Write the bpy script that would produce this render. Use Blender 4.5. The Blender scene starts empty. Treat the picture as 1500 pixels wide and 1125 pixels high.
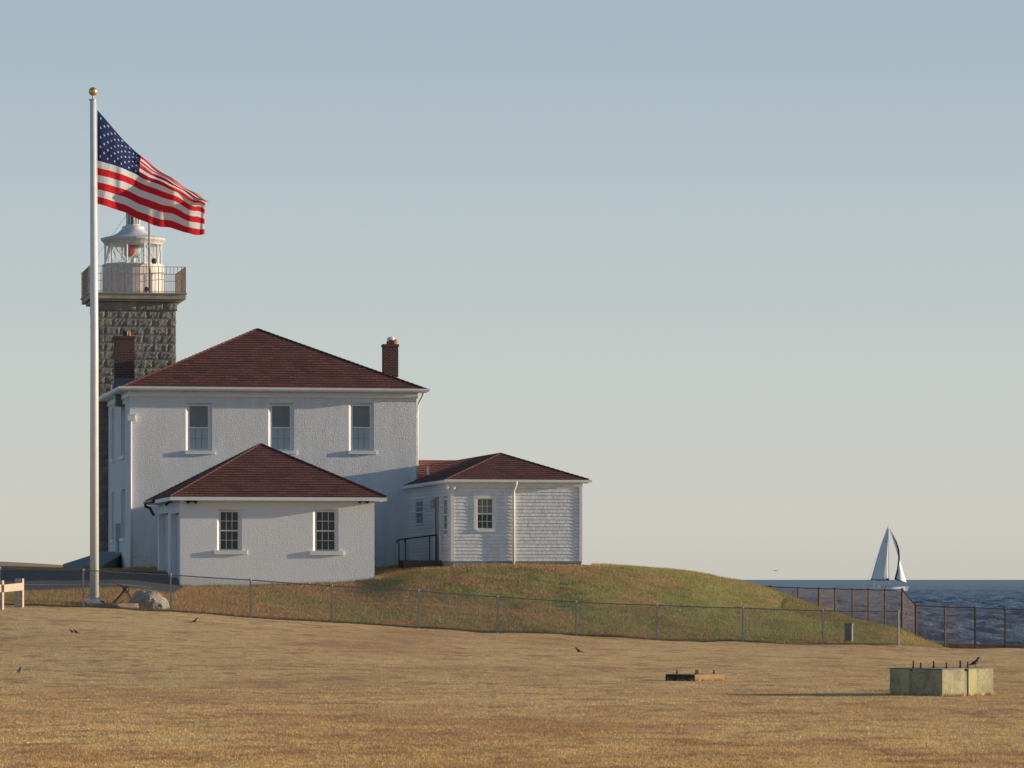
import bpy, math, random
import numpy as np
from mathutils import Vector, Matrix, noise as mnoise

random.seed(7); np.random.seed(7)
scene = bpy.context.scene
C = scene.collection
R = math.radians

# ------------------------------------------------------------------ camera
F = 6000.0; CX = 750.0; HY = 849.0            # focal length and horizon in pixels of a 1500 px wide frame
cam = bpy.data.cameras.new('camera'); camo = bpy.data.objects.new('camera', cam); C.objects.link(camo)
camo.location = (0, 0, 0); camo.rotation_euler = (R(90), 0, 0)
cam.sensor_width = 36; cam.lens = F / 1500 * 36
cam.shift_y = (HY - 562.5) / 1500
cam.clip_start = 1; cam.clip_end = 90000
scene.camera = camo

# ------------------------------------------------------------------ light
THETA = R(10.4)                               # yaw of the buildings
SUN_EL = R(8.6); SUN_ANG = THETA - R(90) + R(84.6)   # direction (math angle in plan) the sun stands in
sd = Vector((math.cos(SUN_ANG) * math.cos(SUN_EL), math.sin(SUN_ANG) * math.cos(SUN_EL), math.sin(SUN_EL)))
sun = bpy.data.lights.new('sun', 'SUN'); suno = bpy.data.objects.new('sun', sun); C.objects.link(suno)
sun.energy = 5.0; sun.angle = R(0.5); sun.color = (1.0, 0.83, 0.62)
suno.rotation_euler = sd.to_track_quat('Z', 'Y').to_euler(); suno.location = (60, 20, 30)

world = bpy.data.worlds.new('World'); scene.world = world; world.use_nodes = True
nt = world.node_tree; nt.nodes.clear()
out = nt.nodes.new('ShaderNodeOutputWorld'); bg = nt.nodes.new('ShaderNodeBackground')
sky = nt.nodes.new('ShaderNodeTexSky'); sky.sky_type = 'NISHITA'; sky.sun_disc = False
sky.sun_elevation = SUN_EL; sky.sun_rotation = math.pi / 2 - SUN_ANG
sky.air_density = 1.0; sky.dust_density = 0.8; sky.ozone_density = 3.0
tc = nt.nodes.new('ShaderNodeTexCoord'); sep = nt.nodes.new('ShaderNodeSeparateXYZ')
nt.links.new(tc.outputs['Generated'], sep.inputs[0])
ramp = nt.nodes.new('ShaderNodeValToRGB'); cr = ramp.color_ramp
def lin(r, g, b): return tuple(((c / 255) / 12.92 if c / 255 <= 0.04045 else ((c / 255 + 0.055) / 1.055) ** 2.4) for c in (r, g, b)) + (1,)
mr = nt.nodes.new('ShaderNodeMapRange'); mr.inputs['From Min'].default_value = 0; mr.inputs['From Max'].default_value = 0.16
nt.links.new(sep.outputs['Z'], mr.inputs['Value']); nt.links.new(mr.outputs[0], ramp.inputs[0])
SKYC = [(0.0, (194, 190, 181)), (0.10, (199, 198, 189)), (0.3, (192, 198, 194)), (0.55, (179, 191, 195)), (0.85, (162, 179, 191)), (1.0, (156, 174, 188))]
cr.elements[0].position = 0; cr.elements[0].color = lin(*SKYC[0][1])
cr.elements[1].position = 1; cr.elements[1].color = lin(*SKYC[-1][1])
for p, c in SKYC[1:-1]:
    e = cr.elements.new(p); e.color = lin(*c)
SKY_STR = 0.15
skm = nt.nodes.new('ShaderNodeMix'); skm.data_type = 'RGBA'; skm.blend_type = 'MULTIPLY'; skm.inputs[0].default_value = 1
nt.links.new(ramp.outputs[0], skm.inputs[6]); skm.inputs[7].default_value = (1 / SKY_STR,) * 3 + (1,)
mr2 = nt.nodes.new('ShaderNodeMapRange'); mr2.inputs['From Min'].default_value = 0.16; mr2.inputs['From Max'].default_value = 0.4
nt.links.new(sep.outputs['Z'], mr2.inputs['Value'])
mx = nt.nodes.new('ShaderNodeMix'); mx.data_type = 'RGBA'
nt.links.new(mr2.outputs[0], mx.inputs[0]); nt.links.new(skm.outputs[2], mx.inputs[6]); nt.links.new(sky.outputs[0], mx.inputs[7])
nt.links.new(mx.outputs[2], bg.inputs[0]); bg.inputs[1].default_value = SKY_STR
nt.links.new(bg.outputs[0], out.inputs[0])
scene.view_settings.view_transform = 'Standard'; scene.view_settings.look = 'None'
scene.view_settings.exposure = 0.09; scene.view_settings.gamma = 1

# ------------------------------------------------------------------ helpers
def W(px, py, Y): return Vector(((px - CX) / F * Y, Y, (HY - py) / F * Y))

class MB:
    def __init__(s): s.v = []; s.f = []; s.uv = []; s.mi = []; s.t = []; s.cur = 0; s.tint = 0.5
    def face(s, pts, uv=None):
        n = len(s.v); s.v += [tuple(p) for p in pts]; s.f.append(tuple(range(n, n + len(pts))))
        s.uv.append(uv or [(p[0] + p[1], p[2]) for p in pts]); s.mi.append(s.cur); s.t.append(s.tint)
    def box(s, x0, x1, y0, y1, z0, z1):
        p = [(x0, y0, z0), (x1, y0, z0), (x1, y1, z0), (x0, y1, z0), (x0, y0, z1), (x1, y0, z1), (x1, y1, z1), (x0, y1, z1)]
        for q in ((0, 3, 2, 1), (4, 5, 6, 7), (0, 1, 5, 4), (1, 2, 6, 5), (2, 3, 7, 6), (3, 0, 4, 7)): s.face([p[i] for i in q])
    def obox(s, c, ax, ay, az):          # centre and three half-axis vectors
        c, ax, ay, az = map(Vector, (c, ax, ay, az))
        p = [c + i * ax + j * ay + k * az for k in (-1, 1) for j in (-1, 1) for i in (-1, 1)]
        for q in ((0, 2, 3, 1), (4, 5, 7, 6), (0, 1, 5, 4), (1, 3, 7, 5), (3, 2, 6, 7), (2, 0, 4, 6)): s.face([p[i] for i in q])
    def shared(s, verts, faces):
        n = len(s.v); s.v += [tuple(p) for p in verts]
        for f in faces:
            s.f.append(tuple(n + i for i in f)); s.uv.append([(verts[i][0] + verts[i][1], verts[i][2]) for i in f]); s.mi.append(s.cur); s.t.append(s.tint)
    def tube(s, pts, rad, n=8, flat=1.0, cap=True):
        pts = [Vector(p) for p in pts]
        if not hasattr(rad, '__len__'): rad = [rad] * len(pts)
        vs = []; up0 = None
        for i, p in enumerate(pts):
            d = (pts[min(i + 1, len(pts) - 1)] - pts[max(i - 1, 0)]).normalized()
            ref = Vector((0, 0, 1)) if abs(d.z) < 0.95 else Vector((0, 1, 0))
            if up0 is not None and abs(up0.dot(d)) < 0.97: ref = up0
            a = d.cross(ref).normalized(); b = a.cross(d).normalized(); up0 = b
            for k in range(n):
                t = 2 * math.pi * k / n
                vs.append(p + a * math.cos(t) * rad[i] * flat + b * math.sin(t) * rad[i])
        fs = []
        for i in range(len(pts) - 1):
            for k in range(n):
                k2 = (k + 1) % n; fs.append((i * n + k, i * n + k2, (i + 1) * n + k2, (i + 1) * n + k))
        if cap: fs.append(tuple(range(n - 1, -1, -1))); fs.append(tuple(range((len(pts) - 1) * n, len(pts) * n)))
        s.shared(vs, fs)
    def lathe(s, prof, cx, cy, n=32, cap=True):
        vs = []; fs = []
        for r, z in prof:
            for k in range(n):
                t = 2 * math.pi * k / n; vs.append((cx + r * math.cos(t), cy + r * math.sin(t), z))
        for i in range(len(prof) - 1):
            for k in range(n):
                k2 = (k + 1) % n; fs.append((i * n + k, i * n + k2, (i + 1) * n + k2, (i + 1) * n + k))
        if cap: fs.append(tuple(range(n - 1, -1, -1))); fs.append(tuple(range((len(prof) - 1) * n, len(prof) * n)))
        s.shared(vs, fs)
    def build(s, name, mats, parent=None, smooth=False, label=None):
        me = bpy.data.meshes.new(name); me.from_pydata(s.v, [], s.f)
        if not isinstance(mats, (list, tuple)): mats = [mats]
        for m in mats: me.materials.append(m)
        me.polygons.foreach_set('material_index', s.mi)
        uv = me.uv_layers.new(name='UVMap'); flat = [c for f in s.uv for p in f for c in p]
        uv.data.foreach_set('uv', flat)
        at = me.attributes.new('tint', 'FLOAT', 'FACE'); at.data.foreach_set('value', s.t)
        if smooth: me.polygons.foreach_set('use_smooth', [True] * len(me.polygons))
        me.update(); o = bpy.data.objects.new(name, me); C.objects.link(o)
        if parent: o.parent = parent
        if label: o['label'] = label
        return o

def empty(name, loc, rz, label, cat, group=None):
    o = bpy.data.objects.new(name, None); C.objects.link(o); o.location = loc; o.rotation_euler = (0, 0, rz)
    o.empty_display_size = 0.3
    return tag(o, label, cat, group)
def tag(o, label, cat, group=None):
    o['label'] = label; o['category'] = cat
    if group: o['group'] = group
    return o
def bevel(o, w, seg=2):
    m = o.modifiers.new('bevel', 'BEVEL'); m.width = w; m.segments = seg; m.limit_method = 'ANGLE'; return o

# ------------------------------------------------------------------ materials
class NT:
    def __init__(s, name):
        s.m = bpy.data.materials.new(name); s.m.use_nodes = True; s.t = s.m.node_tree
        s.p = s.t.nodes['Principled BSDF']; s.o = s.t.nodes['Material Output']
    def n(s, t, **kw):
        x = s.t.nodes.new('ShaderNode' + t)
        for k, v in kw.items(): setattr(x, k, v)
        return x
    def l(s, a, b): s.t.links.new(a, b)
    def obj(s, scale=(1, 1, 1), rot=(0, 0, 0)):
        tcx = s.n('TexCoord'); mp = s.n('Mapping'); mp.inputs['Scale'].default_value = scale; mp.inputs['Rotation'].default_value = rot
        s.l(tcx.outputs['Object'], mp.inputs[0]); return mp.outputs[0]
    def noise(s, vec, scale, detail=4, rough=0.5):
        x = s.n('TexNoise'); x.inputs['Scale'].default_value = scale; x.inputs['Detail'].default_value = detail; x.inputs['Roughness'].default_value = rough
        if vec: s.l(vec, x.inputs['Vector'])
        return x.outputs['Fac']
    def ramp(s, fac, stops):
        r = s.n('ValToRGB'); e = r.color_ramp.elements
        e[0].position, e[0].color = stops[0][0], tuple(stops[0][1]) + (1,)
        e[1].position, e[1].color = stops[-1][0], tuple(stops[-1][1]) + (1,)
        for p, c in stops[1:-1]:
            q = e.new(p); q.color = tuple(c) + (1,)
        s.l(fac, r.inputs[0]); return r.outputs[0]
    def mix(s, fac, a, b, mode='MIX'):
        x = s.n('Mix', data_type='RGBA', blend_type=mode)
        for i, v in ((0, fac), (6, a), (7, b)):
            if hasattr(v, 'is_linked'): s.l(v, x.inputs[i])
            else: x.inputs[i].default_value = v if i == 0 else tuple(v) + (1,)
        return x.outputs[2]
    def math(s, op, a, b=0.0):
        x = s.n('Math', operation=op)
        for i, v in ((0, a), (1, b)):
            if hasattr(v, 'is_linked'): s.l(v, x.inputs[i])
            else: x.inputs[i].default_value = v
        return x.outputs[0]
    def attr(s, name):
        x = s.n('Attribute'); x.attribute_name = name; return x.outputs['Fac']
    def bump(s, h, strength=0.5, dist=0.02):
        b = s.n('Bump'); b.inputs['Strength'].default_value = strength; b.inputs['Distance'].default_value = dist
        s.l(h, b.inputs['Height']); s.l(b.outputs[0], s.p.inputs['Normal']); return b
    def col(s, c):
        if hasattr(c, 'is_linked'): s.l(c, s.p.inputs['Base Color'])
        else: s.p.inputs['Base Color'].default_value = tuple(c) + (1,)
    def rough(s, r): s.p.inputs['Roughness'].default_value = r

def plain(name, c, rough=0.6, metal=0.0, var=0.12, vs=6.0, bump=0.0, bs=40):
    x = NT(name); v = x.obj(); n = x.noise(v, vs, 5, 0.6)
    x.col(x.ramp(n, [(0.3, [k * (1 - var) for k in c]), (0.7, [min(1, k * (1 + var)) for k in c])]))
    x.rough(rough); x.p.inputs['Metallic'].default_value = metal
    if bump: x.bump(x.noise(v, bs, 3), bump, 0.01)
    return x.m

M = {}
M['trim'] = plain('white_trim_paint', (0.84, 0.83, 0.80), 0.5, var=0.05, vs=3)
def stucco(name, c):
    x = NT(name); v = x.obj()
    st = x.obj((1.6, 1.6, 0.28)); n1 = x.noise(st, 1.3, 6, 0.62); n2 = x.noise(v, 9, 4, 0.6)
    base = x.ramp(n1, [(0.32, [k * 0.88 for k in c]), (0.62, c)])
    cw_ = x.mix(x.ramp(n2, [(0.25, (0.35,) * 3), (0.42, (0, 0, 0))]), base, [k * 0.86 for k in c])
    sp = x.n('SeparateXYZ'); x.l(v, sp.inputs[0])
    mk = x.math('SUBTRACT', x.math('ADD', 0.75, x.math('MULTIPLY', sp.outputs['Z'], -0.55)), 0.1)
    pk = x.math('MULTIPLY', x.math('MAXIMUM', mk, 0.0), x.ramp(x.noise(v, 5, 6, .75), [(0.5, (0,) * 3), (0.6, (1,) * 3)]))
    x.col(x.mix(x.math('MINIMUM', pk, 0.8), cw_, (0.42, 0.36, 0.30)))
    vo = x.n('TexVoronoi'); vo.inputs['Scale'].default_value = 9; x.l(v, vo.inputs['Vector'])
    h = x.math('ADD', x.math('MULTIPLY', x.noise(v, 15, 6, 0.72), 1.1), x.math('MULTIPLY', x.noise(v, 5, 2), 0.25))
    x.bump(h, 0.75, 0.045); x.rough(0.85); return x.m
M['stucco'] = stucco('roughcast_white', (0.82, 0.815, 0.80))
x = NT('painted_brick'); uv = x.n('TexCoord'); br = x.n('TexBrick'); x.l(uv.outputs['UV'], br.inputs[0])
br.inputs['Scale'].default_value = 1; br.inputs['Brick Width'].default_value = 0.22; br.inputs['Row Height'].default_value = 0.075; br.inputs['Mortar Size'].default_value = 0.008
x.col(x.mix(x.noise(x.obj(), 2.5, 5, 0.6), (0.80, 0.795, 0.78), (0.86, 0.855, 0.84))); x.rough(0.7)
x.bump(x.math('SUBTRACT', x.math('MULTIPLY', x.noise(x.obj(), 12, 6, 0.7), 1.0), x.math('MULTIPLY', br.outputs['Fac'], 0.16)), 0.5, 0.035); M['pbrick'] = x.m

def shingle(name, c1, c2, c3):
    x = NT(name); uv = x.n('TexCoord'); br = x.n('TexBrick'); x.l(uv.outputs['UV'], br.inputs[0])
    br.offset = 0.5; br.inputs['Scale'].default_value = 1
    br.inputs['Brick Width'].default_value = 0.40; br.inputs['Row Height'].default_value = 0.27; br.inputs['Mortar Size'].default_value = 0.022
    br.inputs['Color1'].default_value = c1 + (1,); br.inputs['Color2'].default_value = c2 + (1,); br.inputs['Mortar'].default_value = tuple(k * 0.35 for k in c1) + (1,)
    br.inputs['Bias'].default_value = 0.0
    v = x.obj(); n = x.noise(v, 1.2, 5, 0.65)
    c = x.mix(x.ramp(n, [(0.42, (0, 0, 0)), (0.7, (0.6,) * 3)]), br.outputs['Color'], c3)
    c = x.mix(x.math('MULTIPLY', x.noise(v, 30, 2), 0.35), c, (0.05, 0.02, 0.018))
    x.col(c); x.rough(0.95); x.bump(x.noise(v, 60, 3), 0.5, 0.01); return x.m
M['roof'] = shingle('red_asphalt_shingle', (0.25, 0.070, 0.052), (0.095, 0.036, 0.029), (0.17, 0.066, 0.045))
M['roof2'] = shingle('orange_red_shingle', (0.36, 0.12, 0.07), (0.24, 0.075, 0.05), (0.25, 0.10, 0.065))
M['roofcap'] = plain('ridge_cap', (0.12, 0.045, 0.038), 0.9, var=0.3, vs=5)
x = NT('dark_brick'); uv = x.n('TexCoord'); br = x.n('TexBrick'); x.l(uv.outputs['UV'], br.inputs[0])
br.inputs['Scale'].default_value = 1; br.inputs['Brick Width'].default_value = 0.21; br.inputs['Row Height'].default_value = 0.075; br.inputs['Mortar Size'].default_value = 0.010
br.inputs['Color1'].default_value = (0.13, 0.045, 0.032, 1); br.inputs['Color2'].default_value = (0.075, 0.028, 0.024, 1); br.inputs['Mortar'].default_value = (0.19, 0.15, 0.13, 1)
x.col(br.outputs['Color']); x.rough(0.9); x.bump(x.math('MULTIPLY', br.outputs['Fac'], -1.0), 0.6, 0.01); M['brick'] = x.m
M['terra'] = plain('terracotta', (0.42, 0.15, 0.07), 0.8, var=0.2)
M['lead'] = plain('lead_flashing', (0.16, 0.17, 0.18), 0.5, var=0.2)
x = NT('granite_block'); v = x.obj(); t = x.attr('tint')
c = x.ramp(t, [(0.0, (0.27, 0.245, 0.21)), (0.35, (0.37, 0.33, 0.26)), (0.6, (0.27, 0.26, 0.24)), (1.0, (0.43, 0.375, 0.29))])
c = x.mix(x.math('MULTIPLY', x.noise(v, 3.5, 6, 0.7), 0.7), c, (0.15, 0.14, 0.125)); c = x.mix(x.ramp(x.noise(v, 14, 4, 0.7), [(0.5, (0, 0, 0)), (0.75, (0.6,) * 3)]), c, (0.42, 0.34, 0.22))
x.col(c); x.rough(0.9); x.bump(x.noise(v, 9, 6, 0.7), 0.8, 0.06); M['granite'] = x.m
M['mortar'] = plain('dark_mortar', (0.10, 0.095, 0.085), 0.95)
M['ledge'] = plain('sandstone_ledge', (0.45, 0.38, 0.30), 0.85, var=0.25, vs=2.5, bump=0.4)
M['iron'] = plain('black_iron', (0.035, 0.03, 0.03), 0.55, var=0.3)
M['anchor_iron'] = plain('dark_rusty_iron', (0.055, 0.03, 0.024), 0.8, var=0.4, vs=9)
M['rail_iron'] = plain('weathered_rail_iron', (0.42, 0.33, 0.26), 0.8, var=0.4, vs=9)
M['rust_iron'] = plain('rusty_iron', (0.12, 0.06, 0.04), 0.8, var=0.4, vs=9)
x = NT('weathered_white_board'); v = x.obj((1, 1, 0.35)); n = x.noise(v, 9, 6, 0.7)
x.col(x.ramp(n, [(0.33, (0.42, 0.31, 0.24)), (0.42, (0.70, 0.62, 0.55)), (0.7, (0.78, 0.73, 0.67))])); x.rough(0.6); M['drum'] = x.m
x = NT('worn_roof_paint'); x.col(x.ramp(x.noise(x.obj((1, 1, .5)), 5, 6, .7), [(0.3, (.5, .49, .46)), (0.6, (.74, .73, .70))])); x.rough(0.45); M['lroof'] = x.m
def glass(name, c, a, rough=0.05):
    x = NT(name); x.col(c); x.rough(rough); x.p.inputs['Alpha'].default_value = a; x.p.inputs['IOR'].default_value = 1.5
    return x.m
M['lglass'] = glass('lantern_glass', (0.75, 0.8, 0.8), 0.16)
M['redlens'] = plain('red_lens', (0.55, 0.05, 0.03), 0.2, var=0.15)
M['lens'] = plain('glass_lens', (0.55, 0.60, 0.58), 0.12, var=0.15)
def pane(name, c1, c2, rough=0.12):
    x = NT(name); v = x.obj(); x.col(x.ramp(x.noise(v, 2.2, 3), [(0.35, c1), (0.65, c2)])); x.rough(rough)
    x.p.inputs['IOR'].default_value = 1.5; x.bump(x.noise(v, 1.6, 2), 0.05, 0.02); return x.m
M['pane_grey'] = pane('screened_pane', (0.18, 0.20, 0.195), (0.22, 0.235, 0.225), 0.35)
M['pane_green'] = pane('curtained_pane', (0.44, 0.50, 0.48), (0.50, 0.55, 0.53), 0.3)
M['pane_dark'] = pane('dark_pane', (0.012, 0.013, 0.012), (0.035, 0.035, 0.03), 0.12)
M['pane_olive'] = pane('shaded_pane', (0.13, 0.15, 0.12), (0.19, 0.20, 0.16), 0.2)
M['muntin_g'] = plain('grey_green_muntin', (0.24, 0.29, 0.29), 0.6)
M['grey_door'] = plain('blue_grey_door', (0.50, 0.52, 0.54), 0.5, var=0.06)
M['steel'] = plain('galvanised_steel', (0.36, 0.36, 0.34), 0.45, 0.35, var=0.2, vs=8)
M['steel_dark'] = plain('galvanised_wire', (0.20, 0.195, 0.18), 0.5, 0.4, var=0.2)
M['rust'] = plain('rust_paint', (0.15, 0.07, 0.05), 0.85, var=0.4, vs=6, bump=0.5)
M['rust_wire'] = plain('rust_wire', (0.40, 0.27, 0.19), 0.85, var=0.3)
M['polewhite'] = plain('white_pole_enamel', (0.80, 0.79, 0.75), 0.35, var=0.05, vs=2)
M['gold'] = plain('gold_leaf', (0.75, 0.48, 0.17), 0.35, 0.75, var=0.15)
M['wood'] = plain('weathered_timber', (0.52, 0.42, 0.33), 0.8, var=0.2, vs=9, bump=0.3)
x = NT('lichen_concrete'); v = x.obj(); n = x.noise(v, 2.3, 7, 0.7); n2 = x.noise(v, 11, 5, 0.7)
c = x.ramp(n, [(0.3, (0.20, 0.19, 0.14)), (0.5, (0.40, 0.36, 0.21)), (0.7, (0.50, 0.44, 0.24))])
c = x.mix(x.ramp(n2, [(0.5, (0, 0, 0)), (0.68, (0.7,) * 3)]), c, (0.17, 0.155, 0.11)); x.col(c); x.rough(0.92); x.bump(n2, 0.6, 0.03); M['lichen'] = x.m
M['concrete'] = plain('grey_concrete', (0.30, 0.29, 0.26), 0.9, var=0.25, vs=3, bump=0.5)
M['conc_yellow'] = plain('yellowed_concrete', (0.46, 0.42, 0.20), 0.9, var=0.12, vs=3, bump=0.3)
M['conc_tan'] = plain('tan_concrete', (0.34, 0.23, 0.10), 0.9, var=0.25, vs=3, bump=0.5)
M['seawall'] = plain('seawall_concrete', (0.20, 0.165, 0.135), 0.9, var=0.3, vs=1.5, bump=0.5)
x = NT('granite_boulder'); v = x.obj(); n = x.noise(v, 4, 8, 0.75)
c = x.ramp(n, [(0.32, (0.19, 0.175, 0.15)), (0.5, (0.44, 0.39, 0.31)), (0.66, (0.62, 0.54, 0.41))]); x.col(c); x.rough(0.9); x.bump(x.noise(v, 7, 8, .7), 1.0, 0.12); M['boulder'] = x.m
M['gravel'] = plain('pink_gravel', (0.36, 0.25, 0.21), 0.95, var=0.4, vs=22, bump=0.8, bs=60)
M['feather'] = plain('black_feather', (0.025, 0.02, 0.022), 0.5)
M['gull'] = plain('grey_feather', (0.3, 0.3, 0.3), 0.7)
M['meter'] = plain('meter_grey', (0.42, 0.46, 0.48), 0.5)
M['black'] = plain('black_plastic', (0.02, 0.02, 0.022), 0.4)
M['box_green'] = plain('grey_green_box', (0.19, 0.20, 0.19), 0.6, var=0.15)
M['hull'] = plain('white_gelcoat', (0.88, 0.88, 0.85), 0.3, var=0.03)
M['sail'] = plain('sail_cloth', (0.86, 0.86, 0.84), 0.8, var=0.04, vs=0.3)
M['navy'] = plain('navy_canvas', (0.02, 0.022, 0.035), 0.8)
M['skin'] = plain('sailor_skin', (0.42, 0.27, 0.2), 0.6)
# shingle siding
x = NT('white_shingle_siding'); v = x.obj(); t = x.attr('tint')
c = x.ramp(t, [(0, (0.76, 0.755, 0.74)), (1, (0.87, 0.865, 0.85))]); c = x.mix(x.ramp(x.noise(x.obj((2, 2, .5)), 2, 6, .7), [(0.3, (0.5,) * 3), (0.55, (0,) * 3)]), c, (0.72, 0.69, 0.65))
x.col(c); x.rough(0.7); x.bump(x.noise(v, 5, 5), 0.35, 0.04); M['siding'] = x.m
M['asphalt'] = plain('asphalt', (0.065, 0.065, 0.068), 0.9, var=0.2, vs=2, bump=0.3)
M['kerb'] = plain('road_line', (0.42, 0.40, 0.36), 0.8)

# grass: one colour field for the sheet and the blades (world position)
def grass_mat(name, kind, blade):
    x = NT(name); g = x.n('NewGeometry')
    def pos(sc):
        mp = x.n('Mapping'); mp.inputs['Scale'].default_value = sc; x.l(g.outputs['Position'], mp.inputs[0]); return mp.outputs[0]
    if kind == 'lawn':
        n = x.noise(pos((1, 0.5, 1)), 0.16, 8, 0.68); n2 = x.noise(pos((1, 0.75, 1)), 1.0, 7, 0.7)
        c = x.ramp(n, [(0.34, (0.66, 0.40, 0.18)), (0.45, (0.84, 0.555, 0.245)), (0.56, (0.92, 0.655, 0.30)), (0.70, (0.86, 0.60, 0.265))])
        c = x.mix(x.ramp(n2, [(0.49, (0,) * 3), (0.62, (0.9,) * 3)]), c, (0.52, 0.29, 0.15))
        c = x.mix(x.ramp(x.noise(pos((1, 0.8, 1)), 3.2, 6, 0.7), [(0.50, (0,) * 3), (0.66, (0.8,) * 3)]), c, (0.44, 0.26, 0.13))
        c = x.mix(x.ramp(x.noise(pos((1, 0.6, 1)), 0.5, 4, 0.6), [(0.58, (0,) * 3), (0.72, (0.25,) * 3)]), c, (0.60, 0.50, 0.20))
    else:
        n = x.noise(pos((1, 1, 1)), 0.30, 5, 0.55); n2 = x.noise(pos((1, 1, 2)), 1.8, 6, 0.7)
        sp = x.n('SeparateXYZ'); x.l(g.outputs['Position'], sp.inputs[0])
        mrx = x.n('MapRange'); mrx.inputs['From Min'].default_value = -9; mrx.inputs['From Max'].default_value = 7; mrx.inputs['To Min'].default_value = -0.12; mrx.inputs['To Max'].default_value = 0.06; x.l(sp.outputs['X'], mrx.inputs['Value'])
        nn = x.math('ADD', n, mrx.outputs[0])
        c = x.ramp(nn, [(0.34, (0.60, 0.38, 0.19)), (0.46, (0.54, 0.39, 0.18)), (0.56, (0.44, 0.39, 0.155)), (0.70, (0.44, 0.44, 0.16))])
        c = x.mix(x.ramp(n2, [(0.46, (0,) * 3), (0.66, (0.65,) * 3)]), c, (0.54, 0.36, 0.18))
        c = x.mix(x.ramp(x.noise(pos((1, 1, 2)), 2.6, 5, 0.7), [(0.52, (0,) * 3), (0.66, (0.6,) * 3)]), c, (0.27, 0.27, 0.11))
    if blade:
        t = x.attr('tint'); c = x.mix(0.7, c, x.ramp(t, [(0, (0.5,) * 3), (0.5, (0.95,) * 3), (1, (1.0, 1.0, 0.97))]), 'MULTIPLY')
        tr = x.n('BsdfTranslucent'); df = x.n('BsdfDiffuse'); ms = x.n('MixShader'); ms.inputs[0].default_value = 0.25
        x.l(c, tr.inputs[0]); x.l(c, df.inputs[0]); x.l(df.outputs[0], ms.inputs[1]); x.l(tr.outputs[0], ms.inputs[2]); x.l(ms.outputs[0], x.o.inputs[0])
    else:
        c = x.mix(0.35, c, (0.55, 0.45, 0.38), 'MULTIPLY')
        x.col(c); x.rough(0.95); x.bump(x.noise(pos((1, 1, 1)), 14, 5, 0.7), 1.0, 0.08)
    return x.m
M['lawn'] = grass_mat('dry_lawn', 'lawn', False); M['lawn_b'] = grass_mat('dry_lawn_blades', 'lawn', True)
M['mound'] = grass_mat('mound_turf', 'mound', False); M['mound_b'] = grass_mat('mound_blades', 'mound', True)

# sea
x = NT('sea_water'); g = x.n('NewGeometry')
def spos(sc, rz=0.0):
    mp = x.n('Mapping'); mp.inputs['Scale'].default_value = sc; mp.inputs['Rotation'].default_value = (0, 0, rz); x.l(g.outputs['Position'], mp.inputs[0]); return mp.outputs[0]
fine = x.noise(spos((1, 0.35, 1), 0.1), 0.9, 5, 0.65); big = x.noise(spos((1, 0.10, 1), 0.05), 0.10, 6, 0.7)
huge = x.noise(spos((1, 0.06, 1)), 0.012, 5, 0.6)
h = x.math('ADD', x.math('MULTIPLY', fine, 0.6), x.math('MULTIPLY', big, 2.0))
c = x.ramp(x.math('ADD', x.math('MULTIPLY', big, 0.6), x.math('MULTIPLY', huge, 0.4)), [(0.38, (0.065, 0.10, 0.132)), (0.5, (0.11, 0.155, 0.195)), (0.62, (0.18, 0.23, 0.27))])
ca = x.noise(spos((1, 0.5, 1), 0.02), 0.30, 6, 0.75)
c = x.mix(x.ramp(ca, [(0.45, (0,) * 3), (0.62, (0.8,) * 3)]), c, (0.20, 0.24, 0.27))
c = x.mix(x.ramp(ca, [(0.68, (0,) * 3), (0.74, (0.9,) * 3)]), c, (0.6, 0.62, 0.61))
x.col(c); x.rough(0.4); x.p.inputs['Specular IOR Level'].default_value = 0.3; x.bump(h, 0.9, 0.5); M['sea'] = x.m

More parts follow.
